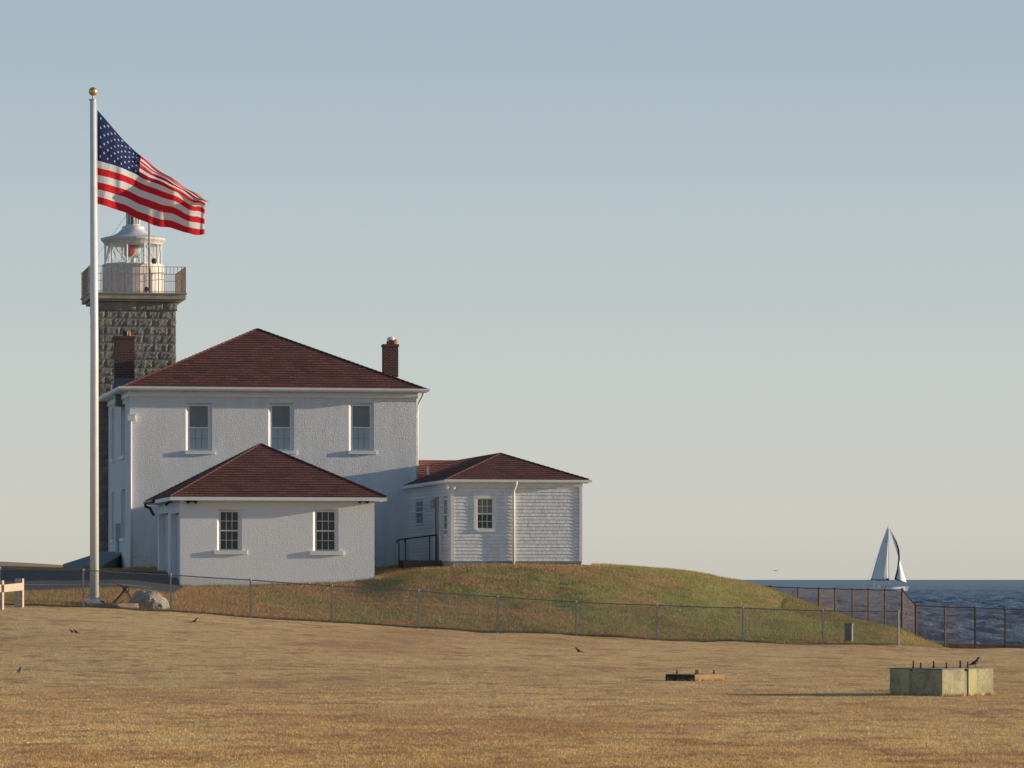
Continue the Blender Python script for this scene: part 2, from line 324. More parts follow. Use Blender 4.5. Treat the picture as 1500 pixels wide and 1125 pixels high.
# ------------------------------------------------------------------ terrain
def fenceY(px): return 151.0 + (px - 122) / 1200 * 4.0
cols = {
 -300: [(151, 886), (158, 866), (172, 837), (188, 830), (204, 821), (214, 821), (230, 860)],
 0:    [(150.6, 887), (158, 866), (172, 837), (188, 831), (204, 822), (214, 823), (230, 860)],
 90:   [(150.9, 889), (158, 866), (172, 837), (188, 833), (204, 827), (212, 828), (230, 860)],
 190:  [(151.2, 893), (158, 864), (166, 848), (172, 838), (177, 833), (200, 833), (225, 850)],
 264:  [(151.5, 898), (158, 876), (164, 862), (170, 845), (177, 833), (200, 833), (225, 850)],
 400:  [(152, 907), (158, 884), (164, 863), (170, 845), (177, 833), (200, 833), (225, 850)],
 540:  [(152.4, 916), (158, 888), (164, 862), (170, 838), (177, 831), (200, 832), (225, 850)],
 612:  [(152.6, 921), (158, 886), (164, 848), (168, 833), (175, 829), (200, 830), (225, 850)],
 728:  [(153, 927), (158, 893), (163, 850), (166.5, 830), (175, 829), (200, 831), (225, 850)],
 870:  [(153.5, 933), (158, 903), (163, 855), (167, 829), (175, 827), (195, 835), (225, 990)],
 950:  [(153.8, 938), (158.5, 908), (164, 860), (168, 834), (174, 832), (190, 845), (225, 990)],
 1020: [(154, 940), (159, 912), (164, 872), (169, 844), (174, 840), (185, 856), (225, 990)],
 1090: [(154.2, 943), (160, 917), (165, 886), (170, 860), (174, 852), (183, 866), (225, 990)],
 1150: [(154.4, 945), (160, 921), (165, 897), (170, 876), (174, 870), (183, 885), (225, 990)],
 1205: [(154.6, 946), (160, 926), (165, 908), (169, 896), (173, 893), (182, 910), (225, 990)],
 1260: [(154.8, 947), (160, 930), (164, 917), (168, 911), (171, 911), (180, 930), (225, 990)],
 1320: [(155, 948), (159, 936), (162.5, 923), (166, 918), (169, 921), (178, 945), (225, 990)],
 1347: [(155.1, 949), (159, 944), (163, 940), (166, 940), (169, 945), (178, 960), (225, 990)],
 1400: [(155.3, 951), (159, 952), (163, 953), (166, 955), (170, 960), (178, 975), (225, 990)],
 1800: [(156, 955), (159, 957), (163, 959), (166, 962), (170, 962), (178, 975), (225, 990)],
}
kpx = sorted(cols); XS = np.arange(-90, 90.01, 0.6); YS = np.concatenate([np.arange(-30, 140, 2.0), np.arange(140, 190, 0.5), np.arange(190, 232, 2.0)])
def colz(px, Y):
    pr = cols[px]; ys = [-60, 95, 120] + [a for a, b in pr]
    zf = (HY - pr[0][1]) / F * pr[0][0]
    zs = [-2.5, -2.5, -2.5 + (zf + 2.5) * 0.38] + [(HY - b) / F * a for a, b in pr]
    return np.interp(Y, ys, zs)
GX, GY = np.meshgrid(XS, YS)
prof = np.array([colz(p, YS) for p in kpx])                   # (ncol, nY)
PX = CX + F * GX / np.maximum(GY, 60.0)
GZ = np.zeros_like(GX)
for j in range(len(YS)): GZ[j] = np.interp(PX[j], kpx, prof[:, j])
for it in range(3):                                           # soften creases
    Z2 = GZ.copy(); Z2[1:-1, 1:-1] = (GZ[1:-1, 1:-1] * 4 + GZ[:-2, 1:-1] + GZ[2:, 1:-1] + GZ[1:-1, :-2] + GZ[1:-1, 2:]) / 8; GZ = Z2
for j in range(len(YS)):
    for i in range(0, len(XS)):
        y = GY[j, i]; xx = GX[j, i]
        if 40 < y < 190 and abs(xx) < 40:
            a = 0.035 if y < 150 else (0.10 if xx > -4 else 0.04)
            GZ[j, i] += a * mnoise.noise(Vector((xx * 0.45, y * 0.3, 3.0))) + a * .5 * mnoise.noise(Vector((xx * 1.3, y * 1.1, 9.0)))
def ground(x, y):
    fy = float(np.clip(np.interp(y, YS, np.arange(len(YS))), 0, len(YS) - 1.001)); fx = float(np.clip((x - XS[0]) / 0.6, 0, len(XS) - 1.001))
    i, j = int(fx), int(fy); a, b = fx - i, fy - j
    return float((GZ[j, i] * (1 - a) + GZ[j, i + 1] * a) * (1 - b) + (GZ[j + 1, i] * (1 - a) + GZ[j + 1, i + 1] * a) * b)
def groundv(x, y):
    fy = np.clip(np.interp(y, YS, np.arange(len(YS))), 0, len(YS) - 1.001); fx = np.clip((x - XS[0]) / 0.6, 0, len(XS) - 1.001)
    i = fx.astype(int); j = fy.astype(int); a = fx - i; b = fy - j
    return (GZ[j, i] * (1 - a) + GZ[j, i + 1] * a) * (1 - b) + (GZ[j + 1, i] * (1 - a) + GZ[j + 1, i + 1] * a) * b

def grid_mesh(name, mat, masks):
    ny, nx = GX.shape
    verts = np.stack([GX, GY, GZ], -1).reshape(-1, 3)
    idx = np.arange(ny * nx).reshape(ny, nx)
    q = np.stack([idx[:-1, :-1], idx[:-1, 1:], idx[1:, 1:], idx[1:, :-1]], -1).reshape(-1, 4)
    me = bpy.data.meshes.new(name); me.from_pydata(verts.tolist(), [], q.tolist())
    for m in mat: me.materials.append(m)
    cx = GX.reshape(-1)[q].mean(1); cy = GY.reshape(-1)[q].mean(1)
    me.polygons.foreach_set('material_index', masks(cx, cy).astype(int)); me.polygons.foreach_set('use_smooth', [True] * len(q))
    o = bpy.data.objects.new(name, me); C.objects.link(o); o['kind'] = 'structure'; return o
def behind_fence(x, y):
    px = CX + F * x / np.maximum(y, 60); return y > (151.0 + (px - 122) / 1200 * 4.0)
grid_mesh('ground', [M['lawn'], M['mound']], lambda x, y: behind_fence(x, y) & (x < 17.2))

mb = MB(); mb.face([(-60000, -500, -4.4), (60000, -500, -4.4), (60000, 80000, -4.4), (-60000, 80000, -4.4)])
# real waves on the water between the shore and three kilometres out
yr = [226.0]
while yr[-1] < 3000: yr.append(yr[-1] + max(0.8, yr[-1] * 0.0019))
yr = np.array(yr); tx = np.linspace((900 - CX) / F, (1750 - CX) / F, 340)
WX = yr[:, None] * tx[None, :]; WY = np.repeat(yr[:, None], len(tx), 1); WZ = np.full_like(WX, -4.0)
rs = np.random.RandomState(3)
for k_ in range(46):
    wl = 1.6 * (9 / 1.6) ** rs.rand(); an_ = R(-115) + rs.randn() * .65; amp = .0105 * wl ** .9; ph = rs.rand() * 6.28
    fade = 1 / (1 + (WY / (wl * 260)) ** 4)
    WZ += amp * fade * np.sin(2 * math.pi / wl * (WX * math.cos(an_) + WY * math.sin(an_)) + ph)
WZ += .25 * ((WZ + 4) ** 2)
ny_, nx_w = WX.shape; idw = np.arange(ny_ * nx_w).reshape(ny_, nx_w) + len(mb.v)
mb.v += np.stack([WX, WY, WZ], -1).reshape(-1, 3).tolist(); qf = np.stack([idw[:-1, :-1], idw[:-1, 1:], idw[1:, 1:], idw[1:, :-1]], -1).reshape(-1, 4).tolist()
mb.f += qf; mb.uv += [[(0, 0)] * 4] * len(qf); mb.mi += [0] * len(qf); mb.t += [.5] * len(qf)
sea = mb.build('sea', M['sea'], smooth=True); sea['kind'] = 'structure'

# driveway sheet, following the ground
def sheet(name, mat, edge0, edge1, x0, x1, n, off, m=14):
    mb = MB()
    P = lambda i, j: (lambda X, t: (X, edge0(X) * (1 - t) + edge1(X) * t))(x0 + (x1 - x0) * i / n, j / m)
    vs = []
    for i in range(n + 1):
        for j in range(m + 1):
            X, Y = P(i, j); vs.append((X, Y, ground(X, Y) + off))
    fs = [(i * (m + 1) + j, (i + 1) * (m + 1) + j, (i + 1) * (m + 1) + j + 1, i * (m + 1) + j + 1) for i in range(n) for j in range(m)]
    mb.shared(vs, fs); o = mb.build(name, mat, smooth=True); o['kind'] = 'structure'; return o
near = lambda X: 157.4 + 1.6 / (1 + math.exp(-(X + 17.5) * 0.9)) * 1.3
sheet('driveway', M['asphalt'], near, lambda X: 172.5 + 0.2 * math.sin(X), -70, -13.2, 90, 0.035)
mb = MB()
def strip(mb, x0, x1, yf, w, off, n=60):
    for i in range(n):
        a = x0 + (x1 - x0) * i / n; b = x0 + (x1 - x0) * (i + 1) / n
        mb.face([(a, yf(a), ground(a, yf(a)) + off), (b, yf(b), ground(b, yf(b)) + off), (b, yf(b) + w, ground(b, yf(b) + w) + off), (a, yf(a) + w, ground(a, yf(a) + w) + off)])
strip(mb, -40, -14.2, lambda X: 161.3 + 0.0 * X, 0.28, 0.041)
o = mb.build('road_line', M['kerb']); o['kind'] = 'structure'

# ------------------------------------------------------------------ grass blades
LBL = {'lawn_grass': ('short dry straw coloured grass of the mown lawn before the wire fence', 'grass'), 'mound_grass': ('longer green and rust coloured grass on the mound behind the wire fence', 'grass')}
def blades(name, mat, X, Y, hmin, hmax, wid, lean):
    n = len(X); Z = groundv(X, Y) - 0.005
    a = np.random.rand(n) * math.pi * 2; h = hmin + (hmax - hmin) * np.random.rand(n) ** 1.5
    w = wid * (0.6 + 0.8 * np.random.rand(n)); dx = np.cos(a) * w; dy = np.sin(a) * w
    lx = (np.random.rand(n) - 0.5 + lean) * h * 0.9; ly = (np.random.rand(n) - 0.5) * h * 0.9
    v = np.empty((n, 3, 3)); v[:, 0] = np.stack([X - dx, Y - dy, Z], -1); v[:, 1] = np.stack([X + dx, Y + dy, Z], -1); v[:, 2] = np.stack([X + lx, Y + ly, Z + h], -1)
    me = bpy.data.meshes.new(name); me.vertices.add(n * 3); me.vertices.foreach_set('co', v.reshape(-1))
    me.loops.add(n * 3); me.loops.foreach_set('vertex_index', np.arange(n * 3)); me.polygons.add(n)
    me.polygons.foreach_set('loop_start', np.arange(n) * 3); me.polygons.foreach_set('loop_total', np.full(n, 3))
    me.update(calc_edges=True); me.materials.append(mat)
    at = me.attributes.new('tint', 'FLOAT', 'FACE'); at.data.foreach_set('value', np.random.rand(n).astype(np.float32))
    o = bpy.data.objects.new(name, me); C.objects.link(o); o['kind'] = 'stuff'; tag(o, *LBL[name]); return o
def clump(x, y, s): return np.array([mnoise.noise(Vector((a * s, b * s, 0))) for a, b in zip(x, y)])
N = 1000000
u = np.random.rand(N); Y = 1 / (1 / 50 + u * (1 / 157 - 1 / 50)); PXr = -60 + np.random.rand(N) * 1620
X = (PXr - CX) / F * Y
k = ~behind_fence(X, Y) | (X > 17.2); X, Y = X[k], Y[k]
dens = clump(X, Y * 0.6, 1.7); k = np.random.rand(len(X)) < 0.75 + 0.7 * dens
blades('lawn_grass', M['lawn_b'], X[k], Y[k], 0.012, 0.040, 0.006, 0.0)
N = 700000
PXr = -60 + np.random.rand(N) * 1440; Y = 151 + np.random.rand(N) ** 1.2 * 26; X = (PXr - CX) / F * Y
k = behind_fence(X, Y)
thx = math.cos(THETA); 
onroad = (X < -13.2) & (Y > 157.4 + 2.08 / (1 + np.exp(-(X + 17.5) * 0.9))) & (Y < 172.6)
inside = (X > -14.0) & (X < -5.3) & (Y > 165.0 + (X + 13.4) * 0.18)
inside2 = (X > -3.0) & (X < 3.4) & (Y > 168.2 + (X + 2.4) * 0.18)
k &= ~onroad & ~inside & ~inside2; X, Y = X[k], Y[k]
dens = clump(X, Y, 1.4); k = np.random.rand(len(X)) < 0.8 + 0.8 * dens
blades('mound_grass', M['mound_b'], X[k], Y[k], 0.02, 0.13, 0.009, 0.12)

# ------------------------------------------------------------------ building helpers
class Frame:                       # local building frame: u right along the facade, w back, z up
    def __init__(s, px, Y, zbase, th=THETA):
        s.O = Vector(((px - CX) / F * Y, Y, zbase)); s.th = th; s.c = math.cos(th); s.s = math.sin(th)
    def u(s, px, w=0.0):           # facade position (plane w) seen at column px
        t = (px - CX) / F; ox = s.O.x - w * s.s; oy = s.O.y + w * s.c
        return (t * oy - ox) / (s.c - t * s.s)
    def z(s, py, u=0.0, w=0.0): return (HY - py) / F * (s.O.y + u * s.s + w * s.c) - s.O.z
    def w(s, px, u=0.0):           # position on the side wall (plane u)
        t = (px - CX) / F; ox = s.O.x + u * s.c; oy = s.O.y + u * s.s
        return (ox - t * oy) / (s.s + t * s.c)
    def world(s, u, w, z): return Vector((s.O.x + u * s.c - w * s.s, s.O.y + u * s.s + w * s.c, s.O.z + z))
    def local(s, p): d = Vector(p) - s.O; return Vector((d.x * s.c + d.y * s.s, -d.x * s.s + d.y * s.c, d.z))

def wall_front(mb, x0, x1, z0, z1, w, holes, depth=0.12, splay=0.13, axis='f'):
    """wall plane with holes; each hole's reveal splays in to a smaller opening. axis 'f' = facade (plane w), 'l' = left side (plane u=w)"""
    P = (lambda a, z, d=0: (a, w + d, z)) if axis == 'f' else (lambda a, z, d=0: (w + d, a, z))
    xs = sorted({x0, x1, *[h[0] for h in holes], *[h[1] for h in holes]}); zs = sorted({z0, z1, *[h[2] for h in holes], *[h[3] for h in holes]})
    for i in range(len(xs) - 1):
        for j in range(len(zs) - 1):
            mx_, mz = (xs[i] + xs[i + 1]) / 2, (zs[j] + zs[j + 1]) / 2
            if any(h[0] < mx_ < h[1] and h[2] < mz < h[3] for h in holes): continue
            q = [(xs[i], zs[j]), (xs[i + 1], zs[j]), (xs[i + 1], zs[j + 1]), (xs[i], zs[j + 1])]
            if axis == 'l': q = q[::-1]
            mb.face([P(*a) for a in q], [(a[0], a[1]) for a in q])
    for h in holes:
        a, b, c, d = h[:4]; sp = h[4] if len(h) > 4 else splay
        o_ = [(a, c), (b, c), (b, d), (a, d)]; i_ = [(a + sp, c), (b - sp * 1.0, c), (b - sp, d - sp * 0.6), (a + sp, d - sp * 0.6)]
        for k in range(4):
            k2 = (k + 1) % 4
            q = [P(*o_[k]), P(*i_[k], depth), P(*i_[k2], depth), P(*o_[k2])]
            if axis == 'l': q = q[::-1]
            mb.face(q)

def sash_window(parent, a0, a1, z0, z1, w, axis='f', pane_top='pane_dark', pane_bot=None, cols_=3, rows=2, bars='trim', bars_top=True, frame='trim', fw=0.05, label=None):
    """double-hung window set at depth w; parts: window > pane, sash bars"""
    P = (lambda a, d, z: (a, w + d, z)) if axis == 'f' else (lambda a, d, z: (w + d, a, z))
    def bx(mb, a, b, d0, d1, c, d):
        p, q = P(a, d0, c), P(b, d1, d); mb.box(min(p[0], q[0]), max(p[0], q[0]), min(p[1], q[1]), max(p[1], q[1]), c, d)
    mb = MB(); zm = (z0 + z1) / 2
    bx(mb, a0, a0 + fw, 0, 0.08, z0, z1); bx(mb, a1 - fw, a1, 0, 0.08, z0, z1); bx(mb, a0 + fw, a1 - fw, 0, 0.08, z1 - fw, z1); bx(mb, a0 + fw, a1 - fw, 0, 0.08, z0, z0 + fw * 1.2)
    bx(mb, a0 + fw, a1 - fw, 0.015, 0.08, zm - 0.03, zm + 0.03)
    win = mb.build('window', M[frame], parent, label=label)
    for nm, lo, hi, pn, d, on in (('upper_pane', zm + 0.03, z1 - fw, pane_top, 0.035, bars_top), ('lower_pane', z0 + fw * 1.2, zm - 0.03, pane_bot or pane_top, 0.05, True)):
        mb = MB(); bx(mb, a0 + fw, a1 - fw, d + 0.012, d + 0.02, lo, hi)
        mb.build('pane', M[pn], win)
        if on:
            mb = MB(); t = 0.011
            for k in range(1, cols_):
                a = a0 + fw + (a1 - a0 - 2 * fw) * k / cols_; bx(mb, a - t, a + t, d, d + 0.012, lo, hi)
            for k in range(1, rows):
                z = lo + (hi - lo) * k / rows; bx(mb, a0 + fw, a1 - fw, d - 0.002, d + 0.010, z - t, z + t)
            mb.build('muntins', M[bars], win)
    return win

def slope(mb, A, B, Cc, D, course=0.27, lift=0.02):
    """lapped shingle courses on the trapezoid A-B (eave) to D-C (top)"""
    A, B, Cc, D = map(Vector, (A, B, Cc, D)); nrm = (B - A).cross(D - A)
    if nrm.length < 1e-6: nrm = (B - A).cross(Cc - A)
    nrm.normalize()
    if nrm.z < 0: nrm = -nrm
    e = (B - A).normalized(); up = nrm.cross(e); up = up if up.z > 0 else -up
    L = (D - A).dot(up); n = max(1, int(round(L / course))); L2 = (Cc - B).dot(up)
    def P(t, s_): return A.lerp(D, t) if s_ == 0 else B.lerp(Cc, t)
    for k in range(n):
        t0, t1 = k / n, (k + 1) / n
        a, b = P(t0, 0), P(t0, 1); c, d = P(t1, 1), P(t1, 0)
        a2, b2 = a + nrm * lift, b + nrm * lift; c2, d2 = c + nrm * 0.001, d + nrm * 0.001
        if (c - d).length < 1e-5: pts = [a2, b2, c2]
        else: pts = [a2, b2, c2, d2]
        uv = [((p - A).dot(e), (p - A).dot(up)) for p in pts]
        uv = [(q[0], min(max(q[1], k * 0.27 + .001), (k + 1) * 0.27 - .026)) for q in [(uv_[0], (k + (0.0 if i < 2 else 1.0)) * 0.27) for i, uv_ in enumerate(uv)]]
        mb.face(pts, uv)
        mb.face([a, b, b2, a2], [((a - A).dot(e), k * .27), ((b - A).dot(e), k * .27), ((b - A).dot(e), k * .27), ((a - A).dot(e), k * .27)])
def caps(mb, A, B, r=0.09):
    r = r * 0.6
    A, B = Vector(A), Vector(B); L = (B - A).length; n = int(L / 0.25); d = (B - A) / n
    for k in range(n):
        p, q = A + d * k, A + d * (k + 1.05); mb.tube([p + Vector((0, 0, .012)), q], [r, r * 0.85], 8)

def ring(mb, x0, x1, y0, y1, z0, z1, t):
    mb.box(x0, x1, y0, y0 + t, z0, z1); mb.box(x0, x1, y1 - t, y1, z0, z1)
    mb.box(x0, x0 + t, y0 + t, y1 - t, z0, z1); mb.box(x1 - t, x1, y0 + t, y1 - t, z0, z1)

def sill(mb, a0, a1, z0, z1, w, out=0.09, axis='f'):
    if axis == 'f': mb.box(a0, a1, w - out, w + 0.12, z0, z1)
    else: mb.box(w - out, w + 0.12, a0, a1, z0, z1)

# ------------------------------------------------------------------ main house
H = Frame(190, 177.0, 0.45)
house = empty('brick_house', H.O, THETA, 'large two storey white house with a dark red pyramid roof beside the stone tower', 'house')
HW = H.u(610); HD = 11.0; ez = H.z(573)         # wall width, depth, top
hw = []
for (a, b) in ((272, 311), (393, 431), (511, 548)):
    hw.append((H.u(a), H.u(b), H.z(660, H.u(a)), H.z(590, H.u(a)), 0.13))
mb = MB(); wall_front(mb, 0, HW, -1.2, ez + 0.1, 0, hw)
lw = []
for (pa, pb, y0, y1) in ((177.2, 183.0, 591, 667), (163.4, 167.0, 598, 672), (177.2, 183.0, 716, 788), (163.4, 167.0, 720, 790)):
    w0, w1 = H.w(pb), H.w(pa); lw.append((w0, w1, H.z(y1, 0, w0), H.z(y0, 0, w0), 0.02))
wall_front(mb, 0, HD, -1.2, ez + 0.1, 0, lw, depth=0.14, axis='l')
mb.face([(HW, 0, -1.2), (HW, HD, -1.2), (HW, HD, ez + .1), (HW, 0, ez + .1)])
mb.face([(HW, HD, -1.2), (0, HD, -1.2), (0, HD, ez + .1), (HW, HD, ez + .1)])
mb.build('wall', M['stucco'], house)
OH = 0.40
apex = (HW / 2 - 0.05, HD / 2 + 0.2); za = H.z(482, apex[0], apex[1])
rz = ez + 0.16
mb = MB(); c4 = [(-OH, -OH, rz), (HW + OH, -OH, rz), (HW + OH, HD + OH, rz), (-OH, HD + OH, rz)]; top = (apex[0], apex[1], za)
for k in range(4): slope(mb, c4[k], c4[(k + 1) % 4], top, top)
roof = mb.build('roof', M['roof'], house)
mb = MB()
for k in range(4): caps(mb, c4[k], top, 0.085)
mb.build('ridge_cap', M['roofcap'], roof)
mb = MB(); ring(mb, -OH, HW + OH, -OH, HD + OH, ez + 0.02, ez + 0.15, 0.04)
mb.box(-OH + .04, HW + OH - .04, -OH + .04, HD + OH - .04, ez + 0.03, ez + 0.06)
ring(mb, -0.06, HW + 0.06, -0.06, HD + 0.06, ez - 0.22, ez + 0.03, 0.055)
mb.build('cornice', M['trim'], house)
mb = MB(); g0, g1 = -OH - 0.11, HW + OH + 0.11
for (xa, xb, ya, yb) in ((g0, g1, g0, -OH - .002), (g0, -OH - .002, -OH, HD + OH)):
    mb.box(xa, xb, ya, yb, ez + 0.10, ez + 0.19); 
mb.box(g0 + .03, g1 - .03, g0 + .03, -OH - .003, ez + 0.05, ez + 0.098); mb.box(g0 + .03, -OH - .003, -OH, HD + OH, ez + 0.05, ez + 0.098)
mb.build('gutter', M['trim'], house)
labels = ['', '', '']
for i, h in enumerate(hw):
    sash_window(house, h[0] + .13, h[1] - .13, h[2] + .01, h[3] - .08, 0.105, pane_top='pane_grey', pane_bot='pane_green', bars='muntin_g', bars_top=False)
    mb = MB(); sill(mb, h[0] - 0.03, h[1] + 0.09, h[2] - 0.16, h[2], 0.0); bevel(mb.build('sill', M['trim'], house), 0.01)
for h in lw:
    sash_window(house, h[0] + .02, h[1] - .02, h[2] + .01, h[3] - .02, 0.12, axis='l', pane_top='pane_grey', pane_bot='pane_grey', bars='trim')
    mb = MB(); sill(mb, h[0] - 0.08, h[1] + 0.08, h[2] - 0.14, h[2], 0.0, axis='l'); mb.build('sill', M['trim'], house)
# leader head and pipe at the left corner, downspout at the right corner
mb = MB(); u0 = H.u(186); mb.box(u0 + .02, H.u(197.5), -0.20, -0.002, H.z(616.5), H.z(608)); mb.box(u0 - .01, H.u(198.5), -0.22, -0.002, H.z(608), H.z(606.8))
bevel(mb.build('leader_head', M['trim'], house), 0.01)
mb = MB(); up = H.u(191.3); mb.tube([(up, -0.07, H.z(616)), (up, -0.07, -0.8)], 0.05, 10); mb.build('downspout', M['trim'], house, smooth=True)
mb = MB(); ur = HW - 0.02
mb.tube([(ur + .30, -.30, ez + .04), (ur + .26, -0.1, ez - .12), (ur + 0.10, 0.12, ez - .5), (ur + .08, 0.14, ez - .9), (ur + 0.08, 0.14, H.z(702, ur))], 0.052, 10)
mb.build('downspout', M['trim'], house, smooth=True)
# chimneys (parts of the roof)
def chimney(px0, px1, y0, yb, w, pots, flash):
    a, b = H.u(px0, w), H.u(px1, w); um = (a + b) / 2; d = 0.62
    z1 = H.z(y0, um, w); zb = H.z(yb, um, w)
    mb = MB(); mb.box(a, b, w, w + d, zb, z1 - .12); mb.box(a - .03, b + .03, w - .03, w + d + .03, z1 - .12, z1)
    ch = mb.build('chimney', M['brick'], roof)
    mb = MB()
    if flash:
        mb.box(a + .02, b - .02, w - .01, w + d, zb - .6, H.z(554, um, w)); mb.build('flashing', M['lead'], roof)
        mb = MB()
    for (pp, rr, hh) in pots:
        uu = H.u(pp, w + d / 2); mb.tube([(uu, w + d / 2, z1), (uu, w + d / 2, z1 + hh)], [rr, rr * 0.9], 12)
    mb.build('chimney_pot', M['terra'], roof)
chimney(168.5, 197, 492, 575, 3.6, [(188.5, 0.10, 0.18)], True)
a = H.u(184, 4); mb = MB(); zc = H.z(492, a, 4); mb.tube([(a, 3.9, zc), (a, 3.9, zc + .2)], [0.12, .14], 10); mb.build('chimney_cowl', M['black'], roof)
chimney(562.5, 583.5, 504, 552, 8.2, [(570, 0.13, 0.16), (577, 0.17, 0.24)], False)
uq = H.u(573, 8.5); zq = H.z(499.5, uq, 8.5); mb = MB(); mb.lathe([(.06, zq - .12), (.06, zq), (.18, zq + .03), (.2, zq + .1), (.12, zq + .18), (.02, zq + .2)], uq, 8.5, 14); mb.build('chimney_cowl', M['trim'], roof)
# meter boxes, conduit
wa, wb = H.w(176.5), H.w(170)
for (y0, y1, s0, s1) in ((767, 792, 0.0, 0.55), (768, 778, .75, 1.2), (784, 792, .75, 1.2)):
    mb = MB(); mb.box(-0.22 if s0 == 0 else -0.14, -0.002, wa + s0, wa + s1, H.z(y1, 0, wa), H.z(y0, 0, wa)); bevel(mb.build('meter_box', M['meter'], house), 0.01)
mb = MB(); mb.tube([(-0.11, wa + .3, H.z(792, 0, wa)), (-0.11, wa + .3, -.3)], 0.07, 8); mb.build('conduit', M['meter'], house)

# ------------------------------------------------------------------ cellar bulkhead and low stone wall left of the house
bk = empty('cellar_bulkhead', H.world(-0.3, 2.5, 0), THETA, 'dark sloping cellar bulkhead with a pale edge, left of the two storey house', 'bulkhead')
b0 = W(92, 830, 181.5); b1 = W(158, 812, 181.5); lo = lambda p: tuple(Matrix.Rotation(-THETA, 3, 'Z') @ (Vector(p) - bk.location))
mb = MB()
pA, pB = W(92, 826.5, 180.6), W(150, 808, 183.5); pC, pD = W(184, 808, 182), W(150, 829, 178.6)
top_ = [lo(pA), lo(W(120, 830, 178.8)), lo(pD), lo(pC), lo(pB)]
bot_ = [(p[0], p[1], -0.9) for p in top_]
mb.face(top_)
for k in range(5): k2 = (k + 1) % 5; mb.face([bot_[k], bot_[k2], top_[k2], top_[k]])
mb.build('bulkhead_slab', M['box_green'], bk)
mb = MB(); mb.tube([lo(pD + Vector((0, -.1, .03))), lo(pC + Vector((0, -.1, .03)))], 0.07, 6); mb.build('bulkhead_edge', M['concrete'], bk)

# ------------------------------------------------------------------ garage
G = Frame(264, 165.0, -0.40)
gar = empty('garage', G.O, THETA, 'small low white garage with a red hipped roof before the two storey house', 'garage')
GW = G.u(548.5); GD = G.w(231.0); gz = G.z(731)
gh = [(G.u(318), G.u(354.5), G.z(806, G.u(318)), G.z(746, G.u(318)), .12), (G.u(458.5), G.u(496), G.z(807, G.u(458)), G.z(746, G.u(458)), .12)]
mb = MB(); wall_front(mb, 0, GW, -1.2, gz + .05, 0, gh)
gd = []
for (pa, pb) in ((262.2, 249.8), (246.2, 233.0)):
    gd.append((G.w(pa), G.w(pb), -0.6, G.z(751, 0, G.w(pa)), 0.01))
wall_front(mb, 0, GD, -1.2, gz + .05, 0, gd, depth=0.25, axis='l')
mb.face([(GW, 0, -1.2), (GW, GD, -1.2), (GW, GD, gz + .05), (GW, 0, gz + .05)]); mb.face([(GW, GD, -1.2), (0, GD, -1.2), (0, GD, gz + .05), (GW, GD, gz + .05)])
mb.build('wall', M['pbrick'], gar)
for d_ in gd:
    mb = MB(); n = 5; hh = (d_[3] - d_[2]) / n
    for k in range(n): mb.box(0.22, 0.27, d_[0] + .015, d_[1] - .015, d_[2] + k * hh + .012, d_[2] + (k + 1) * hh - .012)
    mb.box(0.25, 0.29, d_[0] + .012, d_[1] - .012, d_[2], d_[3] - .012)
    mb.build('garage_door', M['grey_door'], gar)
go = 0.45; grz = gz + 0.10; ga = (GW / 2 + 0.0, GD / 2 + .2); gza = G.z(650.5, ga[0], ga[1])
mb = MB(); c4 = [(-go, -go, grz), (GW + go, -go, grz), (GW + go, GD + go, grz), (-go, GD + go, grz)]; top = (ga[0] - .1, ga[1], gza)
for k in range(4): slope(mb, c4[k], c4[(k + 1) % 4], top, top)
groof = mb.build('roof', M['roof'], gar)
mb = MB()
for k in range(4): caps(mb, c4[k], top, 0.08)
mb.build('ridge_cap', M['roofcap'], groof)
mb = MB(); ring(mb, -go, GW + go, -go, GD + go, gz - 0.06, gz + 0.085, 0.04); mb.box(-go + .04, GW + go - .04, -go + .04, GD + go - .04, gz - 0.04, gz - 0.01)
mb.build('cornice', M['trim'], gar)
for h in gh:
    sash_window(gar, h[0] + .12, h[1] - .12, h[2] + .01, h[3] - .075, 0.105, pane_top='pane_dark', bars='trim', fw=0.035)
    mb = MB(); sill(mb, h[0] - 0.13, h[1] + 0.19, h[2] - 0.17, h[2], 0.0); bevel(mb.build('sill', M['trim'], gar), 0.01)
def flood(parent, fr, px, py, mat, wpl=0.0, twin=True):
    u0 = fr.u(px, wpl); z0 = fr.z(py, u0, wpl); mb = MB()
    mb.box(u0 - .05, u0 + .05, wpl - .05, wpl - .002, z0 - .02, z0 + .07)
    for sx in ((-1, 1) if twin else (1,)):
        p = Vector((u0 + sx * .03, wpl - .06, z0 + .02)); d = Vector((sx * 0.75, -0.6, -0.35)).normalized()
        mb.tube([p, p + d * .06, p + d * .09, p + d * .2], [.02, .03, .055, .075], 10)
    mb.build('floodlight', mat, parent)
flood(gar, G, 280.5, 734, M['black']); flood(gar, G, 532, 733.5, M['black'])
mb = MB(); ww = G.w(253.5); zz = G.z(736, 0, ww); mb.tube([(-.02, ww, zz + .05), (-.18, ww, zz), (-.3, ww + .05, zz - .1)], [.03, .04, .07], 8); mb.build('floodlight', M['black'], gar)
mb = MB(); mb.tube([(-go - .06, GD + go, gz + .03), (-go - .06, -go + 6.5, gz + .03)], .07, 8); mb.tube([(-go - .05, GD + go - .1, gz + .04), (-go - .05, GD + go - .1, gz - .12), (-.3, GD + go - .1, gz - .2), (-.15, GD + .2, gz - .5)], .06, 8)
mb.build('gutter', M['black'], gar)

